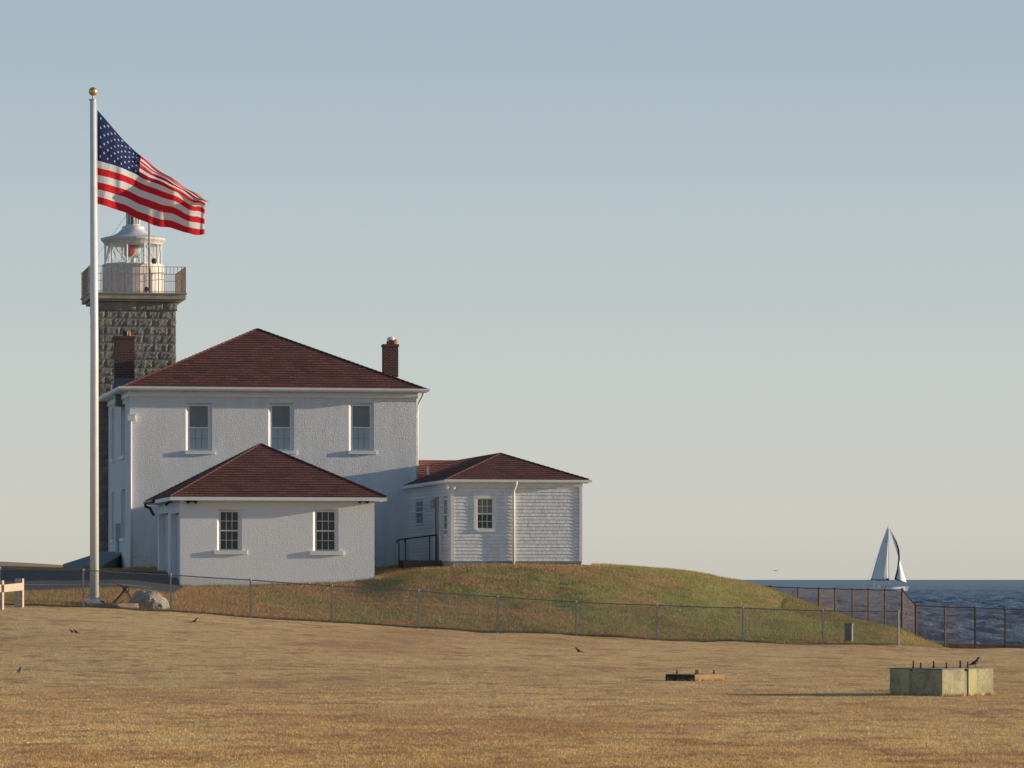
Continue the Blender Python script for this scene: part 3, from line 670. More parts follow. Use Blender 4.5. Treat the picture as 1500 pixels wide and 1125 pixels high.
# ------------------------------------------------------------------ annex (shingled cottage)
A = Frame(662, 168.0, 0.40)
an = empty('shingled_cottage', A.O, THETA, 'single storey white shingled wing with red roof on the grassy mound right of the house', 'cottage')
AW = A.u(851.5); az = A.z(706); AD = 16.0
awin = (A.u(697), A.u(723.5), A.z(776, .9), A.z(729, .9))
def siding(mb, a0, a1, z0, z1, w, hole, axis, course, seg):
    P = (lambda a, d, z: (a, w + d, z)) if axis == 'f' else (lambda a, d, z: (w + d, a, z))
    n = int((z1 - z0) / course); course = (z1 - z0) / n
    rnd = random.Random(int(a1 * 100))
    for k in range(n):
        lo_, hi_ = z0 + k * course, z0 + (k + 1) * course; a = a0
        while a < a1 - 1e-6:
            L = rnd.uniform(*seg); b = min(a1, a + L); pieces = [(a, b)]
            for h in hole:
                if hi_ > h[2] and lo_ < h[3]:
                    pieces = [q for p in pieces for q in ((p[0], min(p[1], h[0])), (max(p[0], h[1]), p[1])) if q[1] - q[0] > 0.01]
            mb.tint = rnd.random(); j = rnd.uniform(-.0015, .0015) + .006; off = rnd.uniform(0.024, 0.030)
            for (p, q) in pieces:
                f = [P(p, -off, lo_ + j), P(q - .004, -off, lo_ + j), P(q - .004, -.004, hi_ - .002), P(p, -.004, hi_ - .002)]
                s1 = [P(p, 0.01, lo_ + j), P(q - .004, 0.01, lo_ + j), f[1], f[0]]
                sR = [f[1], P(q - .004, 0.01, lo_ + j), P(q - .004, 0.01, hi_ - .002), f[2]]; sL = [P(p, .01, lo_ + j), f[0], f[3], P(p, .01, hi_ - .002)]
                for g_ in (f, s1, sR, sL): mb.face(g_ if axis == 'f' else g_[::-1])
            a = b
zsk = A.z(822)
mb = MB(); siding(mb, 0, AW, zsk, az - .12, 0, [awin], 'f', 0.142, (0.12, 0.42))
lwins = [(A.w(656.2), A.w(649.2), A.z(777, 0, A.w(655)), A.z(730, 0, A.w(655))), (A.w(620.5), A.w(608.8), A.z(768, 0, A.w(620)), A.z(732, 0, A.w(620)))]
ldoor = (A.w(645.8), A.w(637.0), 0.12, A.z(729, 0, A.w(640)))
siding(mb, 0, 12.5, zsk, az - .12, 0, lwins + [ldoor], 'l', 0.142, (2.0, 5.0))
mb.build('wall', M['siding'], an)
mb = MB(); e = 0.012
wall_front(mb, 0, AW, zsk - .0, az + .05, e, [(awin[0], awin[1], awin[2], awin[3], 0.0)], depth=.1); wall_front(mb, e, AD, zsk, az + .05, e, [l + (0.0,) for l in lwins] + [ldoor + (0.0,)], depth=.1, axis='l')
mb.face([(AW, e, -.8), (AW, AD, -.8), (AW, AD, az), (AW, e, az)]); mb.face([(AW, AD, -.8), (e, AD, -.8), (e, AD, az), (AW, AD, az)])
mb.build('wall_backing', M['meter'], an)
mb = MB(); mb.box(.04, AW - .04, .04, AD, -1.0, zsk - .005); mb.build('foundation', M['trim'], an)
mb = MB(); mb.box(-.035, AW + .02, -.04, -.001, zsk - .06, zsk - .002); 
mb.box(AW * .68, AW - .03, .02, .038, zsk - .30, zsk - .07); mb.build('skirt_board', M['muntin_g'], an)
for (cu, cw) in ((0, 0),):
    mb = MB(); mb.box(-.05, -.034, -.05, .1, zsk, az); mb.box(-.034, .09, -.05, -.034, zsk, az); mb.build('corner_board', M['trim'], an); mb = MB(); mb.box(AW - .09, AW + .03, -.05, -.034, zsk, az); mb.box(AW + .002, AW + .03, -.034, .09, zsk, az); mb.build('corner_board', M['trim'], an)
ao = 0.26; arz = az + .11
zr = A.z(664.5, AW / 2, 3.0)
apk = Vector((AW / 2 - 0.1, 3.15, zr)); rb = Vector((AW / 2 - 0.1, 14.6, zr))
mb = MB(); FL, FR = (-ao, -ao, arz), (AW + ao, -ao, arz); BL, BR = (-ao, AD + ao, arz), (AW + ao, AD + ao, arz)
slope(mb, FL, FR, apk, apk); slope(mb, BL, FL, apk, rb); slope(mb, FR, BR, rb, apk); slope(mb, BR, BL, rb, rb)
aroof = mb.build('roof', M['roof'], an)
mb = MB(); caps(mb, FL, apk, .07); caps(mb, FR, apk, .07); caps(mb, apk, rb, .07); mb.build('ridge_cap', M['roofcap'], aroof)
# cross wing roof running to the house behind
mb = MB(); cz = zr + .05; cw = 14.3
hc = A.local(H.world(HW, 0, 0)); uL = hc.x - .25; wf = max(hc.y + .05, 11.0); zf_ = cz - (cz - arz) * (cw - wf) / 3.6
slope(mb, (uL, wf, zf_), (0.6, wf, zf_), (AW / 2, cw, cz), (uL, cw, cz)); slope(mb, (0.6, cw + 3.2, arz), (uL, cw + 3.2, arz), (uL, cw, cz), (AW / 2, cw, cz))
mb.build('wing_roof', M['roof2'], an, label='orange red slope of the link roof between house and cottage')
mb = MB(); mb.box(uL + .3, -.01, wf + .25, cw + 3, -.8, zf_ - .1); mb.build('wing_wall', M['siding'], an)
mb = MB(); ring(mb, -ao, AW + ao, -ao, AD + ao, az - .04, az + .10, .035); mb.box(-ao + .035, AW + ao - .035, -ao + .035, AD + ao - .035, az - .02, az + .01)
ring(mb, -.06, AW + .05, -.06, AD, az - .16, az - .02, .055); mb.box(-ao - .09, AW + ao + .12, -ao - .09, -ao - .002, az + .0, az + .10)
mb.build('cornice', M['trim'], an)
sash_window(an, awin[0] + .03, awin[1] - .03, awin[2] + .02, awin[3] - .02, .0, pane_top='pane_olive', pane_bot='pane_dark', bars='trim', cols_=3, rows=2, fw=.045)
mb = MB(); a0, a1, z0, z1 = awin
mb.box(a0 - .09, a0 + .03, -.05, .0, z0 - .08, z1 + .09); mb.box(a1 - .03, a1 + .09, -.05, .0, z0 - .08, z1 + .09); mb.box(a0 + .03, a1 - .03, -.055, .0, z1 - .02, z1 + .09); mb.box(a0 + .03, a1 - .03, -.08, .0, z0 - .08, z0 + .02)
mb.build('window_casing', M['trim'], an)
for h in lwins: sash_window(an, h[0] + .03, h[1] - .03, h[2], h[3], -.02, axis='l', pane_top='pane_grey', pane_bot='pane_dark', bars='trim', cols_=2, fw=.06)
mb = MB(); mb.box(.03, .07, ldoor[0] + .05, ldoor[1] - .05, ldoor[2], ldoor[3]); mb.build('door', M['grey_door'], an)
mb = MB(); mb.box(-.06, .0, ldoor[0], ldoor[0] + .08, ldoor[2], ldoor[3] + .1); mb.box(-.06, .0, ldoor[1] - .08, ldoor[1], ldoor[2], ldoor[3] + .1); mb.build('door_frame', M['trim'], an)
mb = MB(); ud = A.u(752); mb.tube([(A.u(754.5), -.33, az + .02), (A.u(754.2), -.28, az - .1), (ud, -.1, az - .35), (ud, -.09, az - .5), (ud, -.09, -.3)], .055, 10); mb.build('downspout', M['trim'], an, smooth=True)
mb = MB(); wl = A.w(641); zl = A.z(744, 0, wl); mb.lathe([(.03, zl), (.11, zl + .03), (.13, zl + .28), (.06, zl + .36), (.01, zl + .38)], -.22, wl - .1, 10); mb.box(-.2, -.05, wl - .12, wl - .08, zl + .3, zl + .34)
mb.build('wall_lantern', M['wood'], an)
mb = MB(); mb.tube([(-.1, wl - .1, zl), (-.1, wl - .1, .3)], .016, 6); mb.build('conduit', M['iron'], an)
flood(an, A, 660, 713, M['trim'])
mb = MB(); uv_ = A.u(627, 11.5); zt = A.z(684, uv_, 11.5); mb.tube([(uv_, 11.5, zt - .7), (uv_, 11.5, zt)], .05, 8); mb.build('vent_pipe', M['trim'], an)
mb = MB(); mb.box(AW * .83, AW * .87, -.03, .03, zsk - .22, zsk - .12); mb.build('foundation_vent', M['black'], an)

# landing and hand rail at the cottage door
ld = W(587, 829, 170.5); land = empty('door_landing', W(616, 830, 171), THETA, 'low dark landing step below the side door of the shingled wing', 'step')
mb = MB(); mb.box(-.82, .86, -.7, .7, -.4, .26); bevel(mb.build('landing_slab', M['mortar'], land), .03)
hr = empty('handrail', W(612, 828, 170.9), 0, 'thin black iron handrail beside the door landing of the shingled wing', 'handrail'); hl = hr.location
def hp(px, py, Y=170.9): return W(px, py, Y) - hl
mb = MB(); mb.tube([hp(582, 796), hp(581, 792.5), hp(583.5, 790.5), hp(629, 785), hp(640, 783.6)], .03, 8)
mb.tube([hp(593, 794.5), hp(592.5, 791), hp(594, 790)], .028, 8); mb.build('rail', M['iron'], hr)
for (px, yt, yb) in ((584.5, 790, 832), (594, 789.5, 832), (629.5, 785, 824), (640, 783.6, 824)):
    mb = MB(); mb.tube([hp(px, yb), hp(px, yt)], .024, 8); mb.build('post', M['iron'], hr)

# ------------------------------------------------------------------ lighthouse tower
T = Frame(143, 188.2, 0.3)
tw = empty('lighthouse', T.O, THETA, 'square grey granite lighthouse tower with a white lantern room and railed gallery', 'lighthouse')
TW = T.u(257.5); TD = 3.7; tz = T.z(441)
def rock_wall(mb, L, z0, z1, P, course, bulge, seed):
    rnd = random.Random(seed); n = int(round((z1 - z0) / course)); ch = (z1 - z0) / n
    for k in range(n):
        lo_, hi_ = z0 + k * ch, z0 + (k + 1) * ch; a = 0; flip = k % 2
        cuts = [0.0]; a = 0.35 if flip else 0.7; cuts.append(a)
        while a < L - 0.9: a += rnd.uniform(.55, 1.5); cuts.append(min(a, L - .35))
        if L - cuts[-1] > .2: cuts.append(L)
        cuts = sorted(set(cuts)); cuts[-1] = L
        for i in range(len(cuts) - 1):
            p, q = cuts[i] + .004, cuts[i + 1] - .004
            if q - p < .08: continue
            mb.tint = rnd.random(); nx = max(3, int((q - p) / .09)); nz = 4; vs = []
            for zi in range(nz + 1):
                for xi in range(nx + 1):
                    ed = min(zi, nz - zi, xi, nx - xi)
                    aa = p + (q - p) * xi / nx; zz = lo_ + .004 + (ch - .008) * zi / nz
                    d = 0 if ed == 0 else bulge * (.4 + .6 * rnd.random()) + .5 * bulge * mnoise.noise(Vector((aa * 4, zz * 4, seed)))
                    if ed and 0 < xi < nx: aa += rnd.uniform(-.015, .015)
                    vs.append(P(aa, d, zz))
            fs = [(zi * (nx + 1) + xi, zi * (nx + 1) + xi + 1, (zi + 1) * (nx + 1) + xi + 1, (zi + 1) * (nx + 1) + xi) for zi in range(nz) for xi in range(nx)]
            mb.shared(vs, fs)
mb = MB(); tz1 = T.z(454)
rock_wall(mb, TW, -.8, tz1, lambda a, d, z: (a, -d, z), .375, .035, 1)
rock_wall(mb, TD, -.8, tz1, lambda a, d, z: (-d, a, z), .375, .055, 2)
rock_wall(mb, TD, -.8, tz1, lambda a, d, z: (TW + d, a, z), .375, .04, 3)
rock_wall(mb, TW, -.8, tz1, lambda a, d, z: (a, TD + d, z), .375, .06, 4)
mb.build('stone_wall', M['granite'], tw)
mb = MB(); mb.box(.004, TW - .004, .004, TD - .004, -.8, tz1); mb.build('wall_core', M['mortar'], tw)
mb = MB(); rock_wall(mb, TW + .12, tz1, tz - .01, lambda a, d, z: (a - .06, -.06 - d, z), .36, .04, 5); mb.box(-.055, TW + .055, -.055, TD + .055, tz1 + .002, tz - .01); mb.build('neck_course', M['granite'], tw)
g_ = 0.42; zg0, zg1 = tz, T.z(428.5)
mb = MB(); mb.box(-g_ * .55, TW + g_ * .55, -g_ * .55, TD + g_ * .55, zg0 - .003, zg0 + .10); mb.box(-g_, TW + g_, -g_, TD + g_, zg0 + .10, zg1 - .07); mb.box(-g_ - .05, TW + g_ + .05, -g_ - .05, TD + g_ + .05, zg1 - .07, zg1)
gal = bevel(mb.build('gallery', M['ledge'], tw), .015)
# railing
rt = T.z(390.5); ir = g_ - .02
mb = MB(); cs = [(-ir, -ir), (TW + ir, -ir), (TW + ir, TD + ir), (-ir, TD + ir)]
for k in range(4):
    a, b = Vector(cs[k] + (0,)), Vector(cs[(k + 1) % 4] + (0,)); L = (b - a).length; n = int(L / .175); d = (b - a) / n; side = k in (1, 3)
    for zz in (rt, rt - .33, zg1 + .06): mb.obox(((a + b) / 2) + Vector((0, 0, zz)), (b - a) / 2, Vector((-d.y, d.x, 0)).normalized() * .013, (0, 0, .013))
    for i in range(n):
        p = a + d * i; r_ = .028 if i == 0 else .009
        e1 = d.normalized(); e2 = Vector((-e1.y, e1.x, 0))
        mb.obox(p + Vector((0, 0, (zg1 + rt) / 2)), e1 * (r_ if i == 0 else .011), e2 * r_, (0, 0, (rt - zg1) / 2 + (.02 if i == 0 else 0)))
mb.build('railing', M['rail_iron'], tw)
# lantern
lw_ = TD / 2; lu = T.u(195, lw_)
mb = MB(); zd1 = T.z(390.3, lu, lw_); n = 26; rd = 1.43
for k in range(n):
    t0, t1 = 2 * math.pi * (k + .04) / n, 2 * math.pi * (k + .96) / n; mb.tint = random.random()
    p = [(lu + rd * math.cos(t), lw_ + rd * math.sin(t)) for t in (t0, t1)]; q = [(lu + (rd - .03) * math.cos(t), lw_ + (rd - .03) * math.sin(t)) for t in (t0, t1)]
    mb.shared([p[0] + (zg1,), p[1] + (zg1,), q[1] + (zg1,), q[0] + (zg1,), p[0] + (zd1,), p[1] + (zd1,), q[1] + (zd1,), q[0] + (zd1,)], [(0, 1, 5, 4), (4, 5, 6, 7), (0, 4, 7, 3), (1, 2, 6, 5)])
mb.lathe([(rd - .025, zg1), (rd - .025, zd1 - .01)], lu, lw_, 40); mb.lathe([(rd + .01, zd1), (rd + .02, zd1 + .05), (rd - .2, zd1 + .06)], lu, lw_, 40)
mb.build('parapet_drum', M['drum'], tw)
rg = 1.27; zl0, zl1 = zd1 + .05, T.z(356, lu, lw_)
mb = MB(); mb.lathe([(rg, zl0), (rg, zl1)], lu, lw_, 10, cap=False); lgl = mb.build('lantern_glass', M['lglass'], tw)
mb = MB(); n = 10
for k in range(n):
    t = 2 * math.pi * k / n; t2 = 2 * math.pi * (k + 1) / n
    a0_ = (lu + (rg + .03) * math.cos(t), lw_ + (rg + .03) * math.sin(t)); a1_ = (lu + (rg + .03) * math.cos(t2), lw_ + (rg + .03) * math.sin(t2))
    mb.tube([a0_ + (zl0,), a0_ + (zl1,)], .045, 6)
    if k % 2: mb.tube([a0_ + (zl0,), a1_ + (zl1,)], .024, 6)
    else: mb.tube([a1_ + (zl0,), a0_ + (zl1,)], .024, 6)
mb.lathe([(rg + .02, zl0), (rg + .05, zl0 + .03), (rg + .02, zl0 + .06)], lu, lw_, 30, cap=False)
mb.build('lantern_bars', M['trim'], tw)
mb = MB(); zr0 = T.z(350, lu, lw_)
mb.lathe([(rg - .1, zl1 - .12), (rg + .06, zl1 - .1), (rg + .12, zl1), (rg + .22, zr0 - .08), (rg + .24, zr0), (rg + .1, zr0 + .04), (.95, zr0 + .14), (.72, zr0 + .26), (.55, zr0 + .42), (.52, zr0 + .45), (.52, zr0 + .55), (.40, zr0 + .6), (.37, zr0 + .62)], lu, lw_, 40)
mb.build('lantern_roof', M['lroof'], tw, smooth=False)
mb = MB(); zv = zr0 + .62; zv1 = zv + .62; mb.lathe([(.22, zv), (.22, zv1)], lu, lw_, 16); mb.build('vent_core', M['black'], tw)
mb = MB()
for k in range(12):
    t = 2 * math.pi * k / 12; mb.tube([(lu + .29 * math.cos(t), lw_ + .29 * math.sin(t), zv), (lu + .29 * math.cos(t), lw_ + .29 * math.sin(t), zv1)], .04, 6)
mb.lathe([(.33, zv), (.33, zv + .04), (.26, zv + .05)], lu, lw_, 20); mb.lathe([(.34, zv1 - .03), (.36, zv1 + .03), (.30, zv1 + .12), (.16, zv1 + .22), (.04, zv1 + .28)], lu, lw_, 20)
mb.build('ventilator', M['lroof'], tw)
mb = MB(); mb.lathe([(.3, zl0), (.3, zl0 + .06), (.12, zl0 + .1), (.12, zl0 + .36), (.3, zl0 + .40)], lu, lw_, 16); mb.build('lens_stand', M['lroof'], tw)
mb = MB(); mb.lathe([(.28, zl0 + .38), (.31, zl0 + .46), (.31, zl0 + .86), (.2, zl0 + .94)], lu + .06, lw_, 20); mb.build('lens', M['lens'], tw)
mb = MB(); mb.lathe([(.27, zl0 + .40), (.3, zl0 + .48), (.3, zl0 + .84), (.1, zl0 + .98)], lu - .12, lw_ - .08, 20); mb.build('red_panel', M['redlens'], tw)
mb = MB(); um_ = T.u(218.8, -.3); mb.tube([(um_, -.3, zg1), (um_, -.3, T.z(262, um_, -.3))], [.055, .045], 8); mb.build('mast', M['ledge'], tw)
mb = MB(); mb.tube([(lu - .2, lw_, zv1), (-.38, -.3, rt)], .008, 5); mb.build('stay_wire', M['iron'], tw)
mb = MB(); p = T.u(226, .2); mb.lathe([(.08, zd1 + .02), (.12, zd1 + .1), (.12, zd1 + .22), (.04, zd1 + .28)], p, .3, 10); mb.build('gallery_lamp', M['brick'], tw)
mb = MB(); mb.tube([(TW * .62, -.2, zg1 + .25), (TW * .62, -.22, zg1 + .02)], [.1, .04], 6); mb.tube([(T.u(213, -.2), -.25, zg1 + .05), (T.u(216, -.2), -.25, zg1 + .25)], .1, 6); mb.build('gallery_bracket', M['rust_iron'], tw)

# ------------------------------------------------------------------ flagpole and flag
fpY = 152.6; fx = (138.2 - CX) / F * fpY; fz = ground(fx, fpY)
fz = (HY - 885.5) / F * fpY
fp = empty('flagpole', (fx, fpY, fz), 0, 'tall white flagpole topped with a gold ball at the left of the lawn', 'flagpole')
topz = (HY - 147.5) / F * fpY - fz
mb = MB(); mb.tube([(0, 0, 0), (-.0, 0, topz * .5), (-.05, 0, topz)], [.168, .150, .112], 28); mb.build('pole', M['polewhite'], fp, smooth=True)
mb = MB(); mb.lathe([(.42, -.15), (.42, .01), (.34, .05), (.20, .12), (.185, .2), (.17, .2)], 0, 0, 28); mb.build('base_collar', M['polewhite'], fp)
mb = MB(); mb.lathe([(.12, topz), (.12, topz + .05), (.03, topz + .07), (.03, topz + .28)], -.05, 0, 16); mb.box(-.2, .02, -.02, .02, topz + .02, topz + .06); mb.build('truck', M['steel'], fp)
mb = MB(); bz = (HY - 134) / F * fpY - fz; mb.lathe([(.005 + .158 * math.sin(math.pi * k / 16), bz - .158 * math.cos(math.pi * k / 16)) for k in range(17)], -.05, 0, 24); mb.build('gold_ball', M['gold'], fp, smooth=True)
mb = MB(); mb.tube([(.10, -.13, topz - .1), (.16, -.15, topz * .5), (.17, -.17, 1.3)], .008, 5); mb.build('halyard', M['trim'], fp)

# flag surface
fabW = {}
def fabric(name, c):
    x = NT(name); df = x.n('BsdfDiffuse'); tr = x.n('BsdfTranslucent'); ms = x.n('MixShader'); ms.inputs[0].default_value = .42
    v = x.obj((1, 1, .3)); bm = x.n('Bump'); bm.inputs['Strength'].default_value = .6; bm.inputs['Distance'].default_value = .05
    x.l(x.noise(x.obj((3, 3, .7)), 3.0, 5, .65), bm.inputs['Height'])
    for s_ in (df, tr):
        s_.inputs[0].default_value = tuple(c) + (1,); x.l(bm.outputs[0], s_.inputs['Normal'])
    x.l(df.outputs[0], ms.inputs[1]); x.l(tr.outputs[0], ms.inputs[2]); x.l(ms.outputs[0], x.o.inputs[0]); return x.m
M['f_white'] = fabric('flag_white', (.86, .84, .80)); M['f_red'] = fabric('flag_red', (.74, .035, .045)); M['f_blue'] = fabric('flag_blue', (.036, .055, .15))
FU = [0, .12, .25, .37, .5, .62, .75, .87, 1.0]
TY = [161, 181, 201, 216, 234, 250, 264, 277, 287]; TX = [142.5, 160, 177, 194, 216, 240, 262, 284, 299]
BY = [298, 303, 309, 318, 326, 330.5, 335, 342, 341]; BX = [141, 160, 180, 200, 220, 241, 262, 281, 298]
LW = [10.5, 11, 11.6, 12, 11.8, 11.2, 10.0, 9.2, 8.0]
def flagP(u, v):
    I = lambda a: float(np.interp(u, FU, a))
    yt, yb, xt, xb, lw = I(TY), I(BY), I(TX), I(BX), I(LW)
    Ht = yb - yt; wl = min(lw, Ht / 13 * 2.05); wu = max(.15, (Ht - 6 * wl) / 7)
    s = (1 - v) * 13                         # stripes up from the bottom
    def prim(s_):                            # smooth step from wl (below 6) to wu (above 6)
        k = 1.2; return wl * s_ + (wu - wl) * k * math.log1p(math.exp(min(40, (s_ - 6.0) / k)))
    yy = yb - prim(s) / prim(13) * Ht
    t = (yb - yy) / Ht; xx = xb + (xt - xb) * t
    sc = fpY / F
    # depth that makes up the length lost where the cloth folds over at the top
    dep = 0.0; comp = max(0.0, 1 - wu / 10.5)
    if s > 6: dep = comp * (1.1 * (s - 6) * .24 - .0 + .16 * math.sin((s - 6) * 2.2 + 5 * u))
    wav = -.62 * math.cos(math.pi * min(u / .52, 1) ** .9) + .62 if u < .52 else 1.24 - .42 * math.sin(math.pi * (u - .52) / .30) ** 2 * (1 if u < .82 else .8) - .5 * (u - .52)
    wav += .05 * math.sin(2 * math.pi * (2.3 * u + .8 * v)) * min(1, u * 5) + .07 * min(1, u * 6) * math.sin(2 * math.pi * (4.3 * u - .5 * v)) + .03 * min(1, u * 5) * math.sin(2 * math.pi * (9 * u + 1.1 * v))
    y = fpY + dep * min(1, u * 3) + wav * .8
    z = (HY - yy) * sc + .03 * math.sin(2 * math.pi * (5 * u + v)) * u
    return Vector(((xx - CX) * sc, y, z))
NU, NV = 130, 78
fo = Vector((fx + .15, fpY, (HY - 298) / F * fpY))
mb = MB(); grid = [[flagP(i / NU, j / NV) - fo for j in range(NV + 1)] for i in range(NU + 1)]
vs = [p for r in grid for p in r]; 
n0 = len(mb.v); mb.v += [tuple(p) for p in vs]
for i in range(NU):
    for j in range(NV):
        st = j // 6; mi = 1 if st % 2 == 0 else 0
        if i / NU < .4 and st < 7: mi = 2
        a = i * (NV + 1) + j; mb.f.append((a, a + NV + 1, a + NV + 2, a + 1)); mb.uv.append([(0, 0)] * 4); mb.mi.append(mi); mb.t.append(.5)
mb.cur = 0
for r_ in range(9):
    for c_ in range(11):
        if (r_ + c_) % 2: continue
        uc = .4 * (c_ + 1) / 12; vc = 7 / 13 * (r_ + 1) / 10
        for sgn in (1, -1):
            nn = (flagP(uc + .004, vc) - flagP(uc, vc)).cross(flagP(uc, vc + .004) - flagP(uc, vc)).normalized() * sgn * .012
            pts = []
            for q in range(10):
                rr = .019 if q % 2 == 0 else .008; an_ = math.pi / 2 + q * math.pi / 5
                pts.append(flagP(uc + rr * math.cos(an_) / 1.9, max(0, vc - rr * math.sin(an_))) - fo + nn)
            cc = sum(pts, Vector()) / 10
            for q in range(10): mb.face([cc, pts[q], pts[(q + 1) % 10]])
fl = mb.build('flag', [M['f_white'], M['f_red'], M['f_blue']], smooth=True); fl.location = fo
tag(fl, 'red and white striped flag with white stars on blue, blowing from the white pole', 'flag')

# gravel bed, anchor, boulder
gb = empty('gravel_bed', (fx + .75, fpY - .15, ground(fx + .75, fpY - .15)), 0, 'low pinkish gravel bed around the foot of the flagpole and the anchor', 'gravel bed')
mb = MB(); vs = []; n = 40
for k in range(n):
    t = 2 * math.pi * k / n; rr = 1 + .06 * math.sin(3 * t) + .04 * math.sin(7 * t); vs.append((1.25 * rr * math.cos(t), 1.0 * rr * math.sin(t), -.2))
top_v = [(p[0] * .95, p[1] * .95, .075 + .01 * random.random()) for p in vs]
mb.shared(vs + top_v, [(k, (k + 1) % n, n + (k + 1) % n, n + k) for k in range(n)] + [tuple(range(n, 2 * n))]); mb.build('gravel_top', M['gravel'], gb)

an0 = W(178, 886, 152.9); ak = empty('anchor', an0, 0, 'rusty old iron anchor leaning between the flagpole and the boulder', 'anchor')
ap = lambda px, py, d=0.0: W(px, py, 152.9) - an0 + Vector((0, d, 0))
mb = MB(); mb.tube([ap(165, 884.5), ap(174, 875), ap(184, 862.5), ap(186, 859)], [.05, .045, .04, .035], 8); mb.build('shank', M['anchor_iron'], ak)
mb = MB(); mb.tube([ap(166, 851.5, -.3), ap(176, 857), ap(184, 863), ap(188, 870, .1), ap(192, 881, .3)], [.028, .035, .045, .035, .028], 8); mb.build('stock', M['anchor_iron'], ak)
mb = MB(); mb.tube([ap(148, 881, -.3), ap(152, 884), ap(160, 886), ap(166, 885.5), ap(174, 885), ap(180, 880, .4)], [.02, .05, .055, .06, .05, .02], 8); mb.obox(ap(150, 881.5, -.25), (.09, 0, .03), (0, .08, 0), (-.01, 0, .02)); mb.build('arms', M['anchor_iron'], ak)
mb = MB(); rc = ap(185, 863.5, -.05); mb.tube([rc + Vector((.11 * math.cos(t), 0, .11 * math.sin(t))) for t in np.linspace(0, 2 * math.pi, 20)], .02, 6, cap=False); mb.build('ring', M['anchor_iron'], ak)

import bmesh
bm = bmesh.new(); bmesh.ops.create_icosphere(bm, subdivisions=5, radius=1)
planes = [(Vector((-.6, -.6, .55)).normalized(), .72), (Vector((.9, -.2, .35)).normalized(), .78), (Vector((.1, -1, .1)).normalized(), .72), (Vector((.2, -.1, 1)).normalized(), .70), (Vector((-1, .1, .3)).normalized(), .86), (Vector((.5, -.7, .6)).normalized(), .74), (Vector((-.3, -.2, 1)).normalized(), .66), (Vector((.35, .6, .7)).normalized(), .7)]
for v in bm.verts:
    c = v.co.copy()
    for nn, dd in planes:
        k = c.dot(nn); dd = dd * .96
        if k > dd: c -= nn * (k - dd) * .92
    c += c.normalized() * (.12 * mnoise.noise(c * 2.1 + Vector((5, 1, 2))) + .05 * mnoise.noise(c * 5) + .025 * mnoise.noise(c * 12))
    v.co = Vector((c.x * .80, c.y * .6, c.z * .68))
me = bpy.data.meshes.new('boulder'); bm.to_mesh(me); bm.free(); me.materials.append(M['boulder'])
bo = bpy.data.objects.new('boulder', me); C.objects.link(bo); bp = W(216.5, 884, 152.4); bo.location = bp; tag(bo, 'large pale grey granite boulder beside the rusty anchor behind the wire fence', 'boulder')

# ------------------------------------------------------------------ chain link fence
def chain_fence(name, label, pts, pmat, wmat, pr, wr, cell, heavy=(), rails=(1.0,), lowwire=True, parent_label=None):
    """pts: list of (foot, top) world vectors"""
    base = pts[0][0]; fo_ = empty(name, base, 0, label, 'fence'); L = lambda p: Vector(p) - base
    for i, (a, b) in enumerate(pts):
        mb = MB(); r_ = pr * (1.45 if i in heavy else 1); mb.tube([L(a) - Vector((0, 0, .25)), L(b)], r_, 8)
        mb.lathe([(r_ * 1.25, L(b).z - .02), (r_ * 1.3, L(b).z + .03), (r_ * .4, L(b).z + .06)], L(b).x, L(b).y, 8)
        mb.build('post', M[pmat], fo_)
    mb = MB()
    for i in range(len(pts) - 1):
        (a, b), (c, d) = pts[i], pts[i + 1]; n_ = 5
        q = [L(b).lerp(L(d), k / n_) - Vector((0, 0, .012 * math.sin(math.pi * k / n_))) for k in range(n_ + 1)]
        mb.tube(q, pr * .72, 6)
    mb.build('top_rail', M['steel_dark' if pmat == 'steel' else pmat], fo_)
    mb = MB()
    for i in range(len(pts) - 1):
        (a, b), (c, d) = (L(pts[i][0]), L(pts[i][1])), (L(pts[i + 1][0]), L(pts[i + 1][1]))
        w = (c - a).length; h = ((b - a).length + (d - c).length) / 2; nx = max(2, int(w / cell)); hx = h / cell / 1.0
        P = lambda s_, t_: a.lerp(c, s_).lerp(b.lerp(d, s_), t_)
        off = Vector((0, -.03, 0))
        for sg in (1, -1):
            k = -hx if sg > 0 else 0
            kk = int(math.floor(-hx)) if sg > 0 else 0
            end = nx if sg > 0 else nx + int(math.ceil(hx))
            for k in range(kk, end + 1):
                # line from (k,0) to (k+sg*hx, hx) in cells, clipped to 0..nx
                s0, s1 = k, k + sg * hx; t0, t1 = 0.0, 1.0
                lo_, hi_ = min(s0, s1), max(s0, s1)
                if hi_ <= 0 or lo_ >= nx: continue
                def cl(sv): return (sv - s0) / (s1 - s0)
                tl = [0, 1]
                for bound in (0, nx):
                    tt = cl(bound)
                    if s0 < s1:
                        if bound == 0: tl[0] = max(tl[0], tt)
                        else: tl[1] = min(tl[1], tt)
                    else:
                        if bound == 0: tl[1] = min(tl[1], tt)
                        else: tl[0] = max(tl[0], tt)
                if tl[1] - tl[0] < .01: continue
                p = P((s0 + (s1 - s0) * tl[0]) / nx, tl[0] * .97 + .02); q = P((s0 + (s1 - s0) * tl[1]) / nx, tl[1] * .97 + .02)
                mb.tube([p + off, q + off], wr, 3, cap=False)
    mb.build('wire_mesh', M[wmat], fo_)
    mb = MB()
    for i in range(len(pts) - 1):
        a, c = L(pts[i][0]), L(pts[i + 1][0]); mb.tube([a + Vector((0, -.03, .06)), c + Vector((0, -.03, .06))], wr * 1.6, 4)
    mb.build('bottom_wire', M[wmat], fo_)
    return fo_
fpts = []
tops = {-128: 826, 0: 832, 122: 835, 250: 842, 367: 849.5, 486: 858, 613: 865.5, 729: 874, 844: 881.5, 962: 886.5, 1088: 890.5, 1205: 894.5, 1316: 895.5}
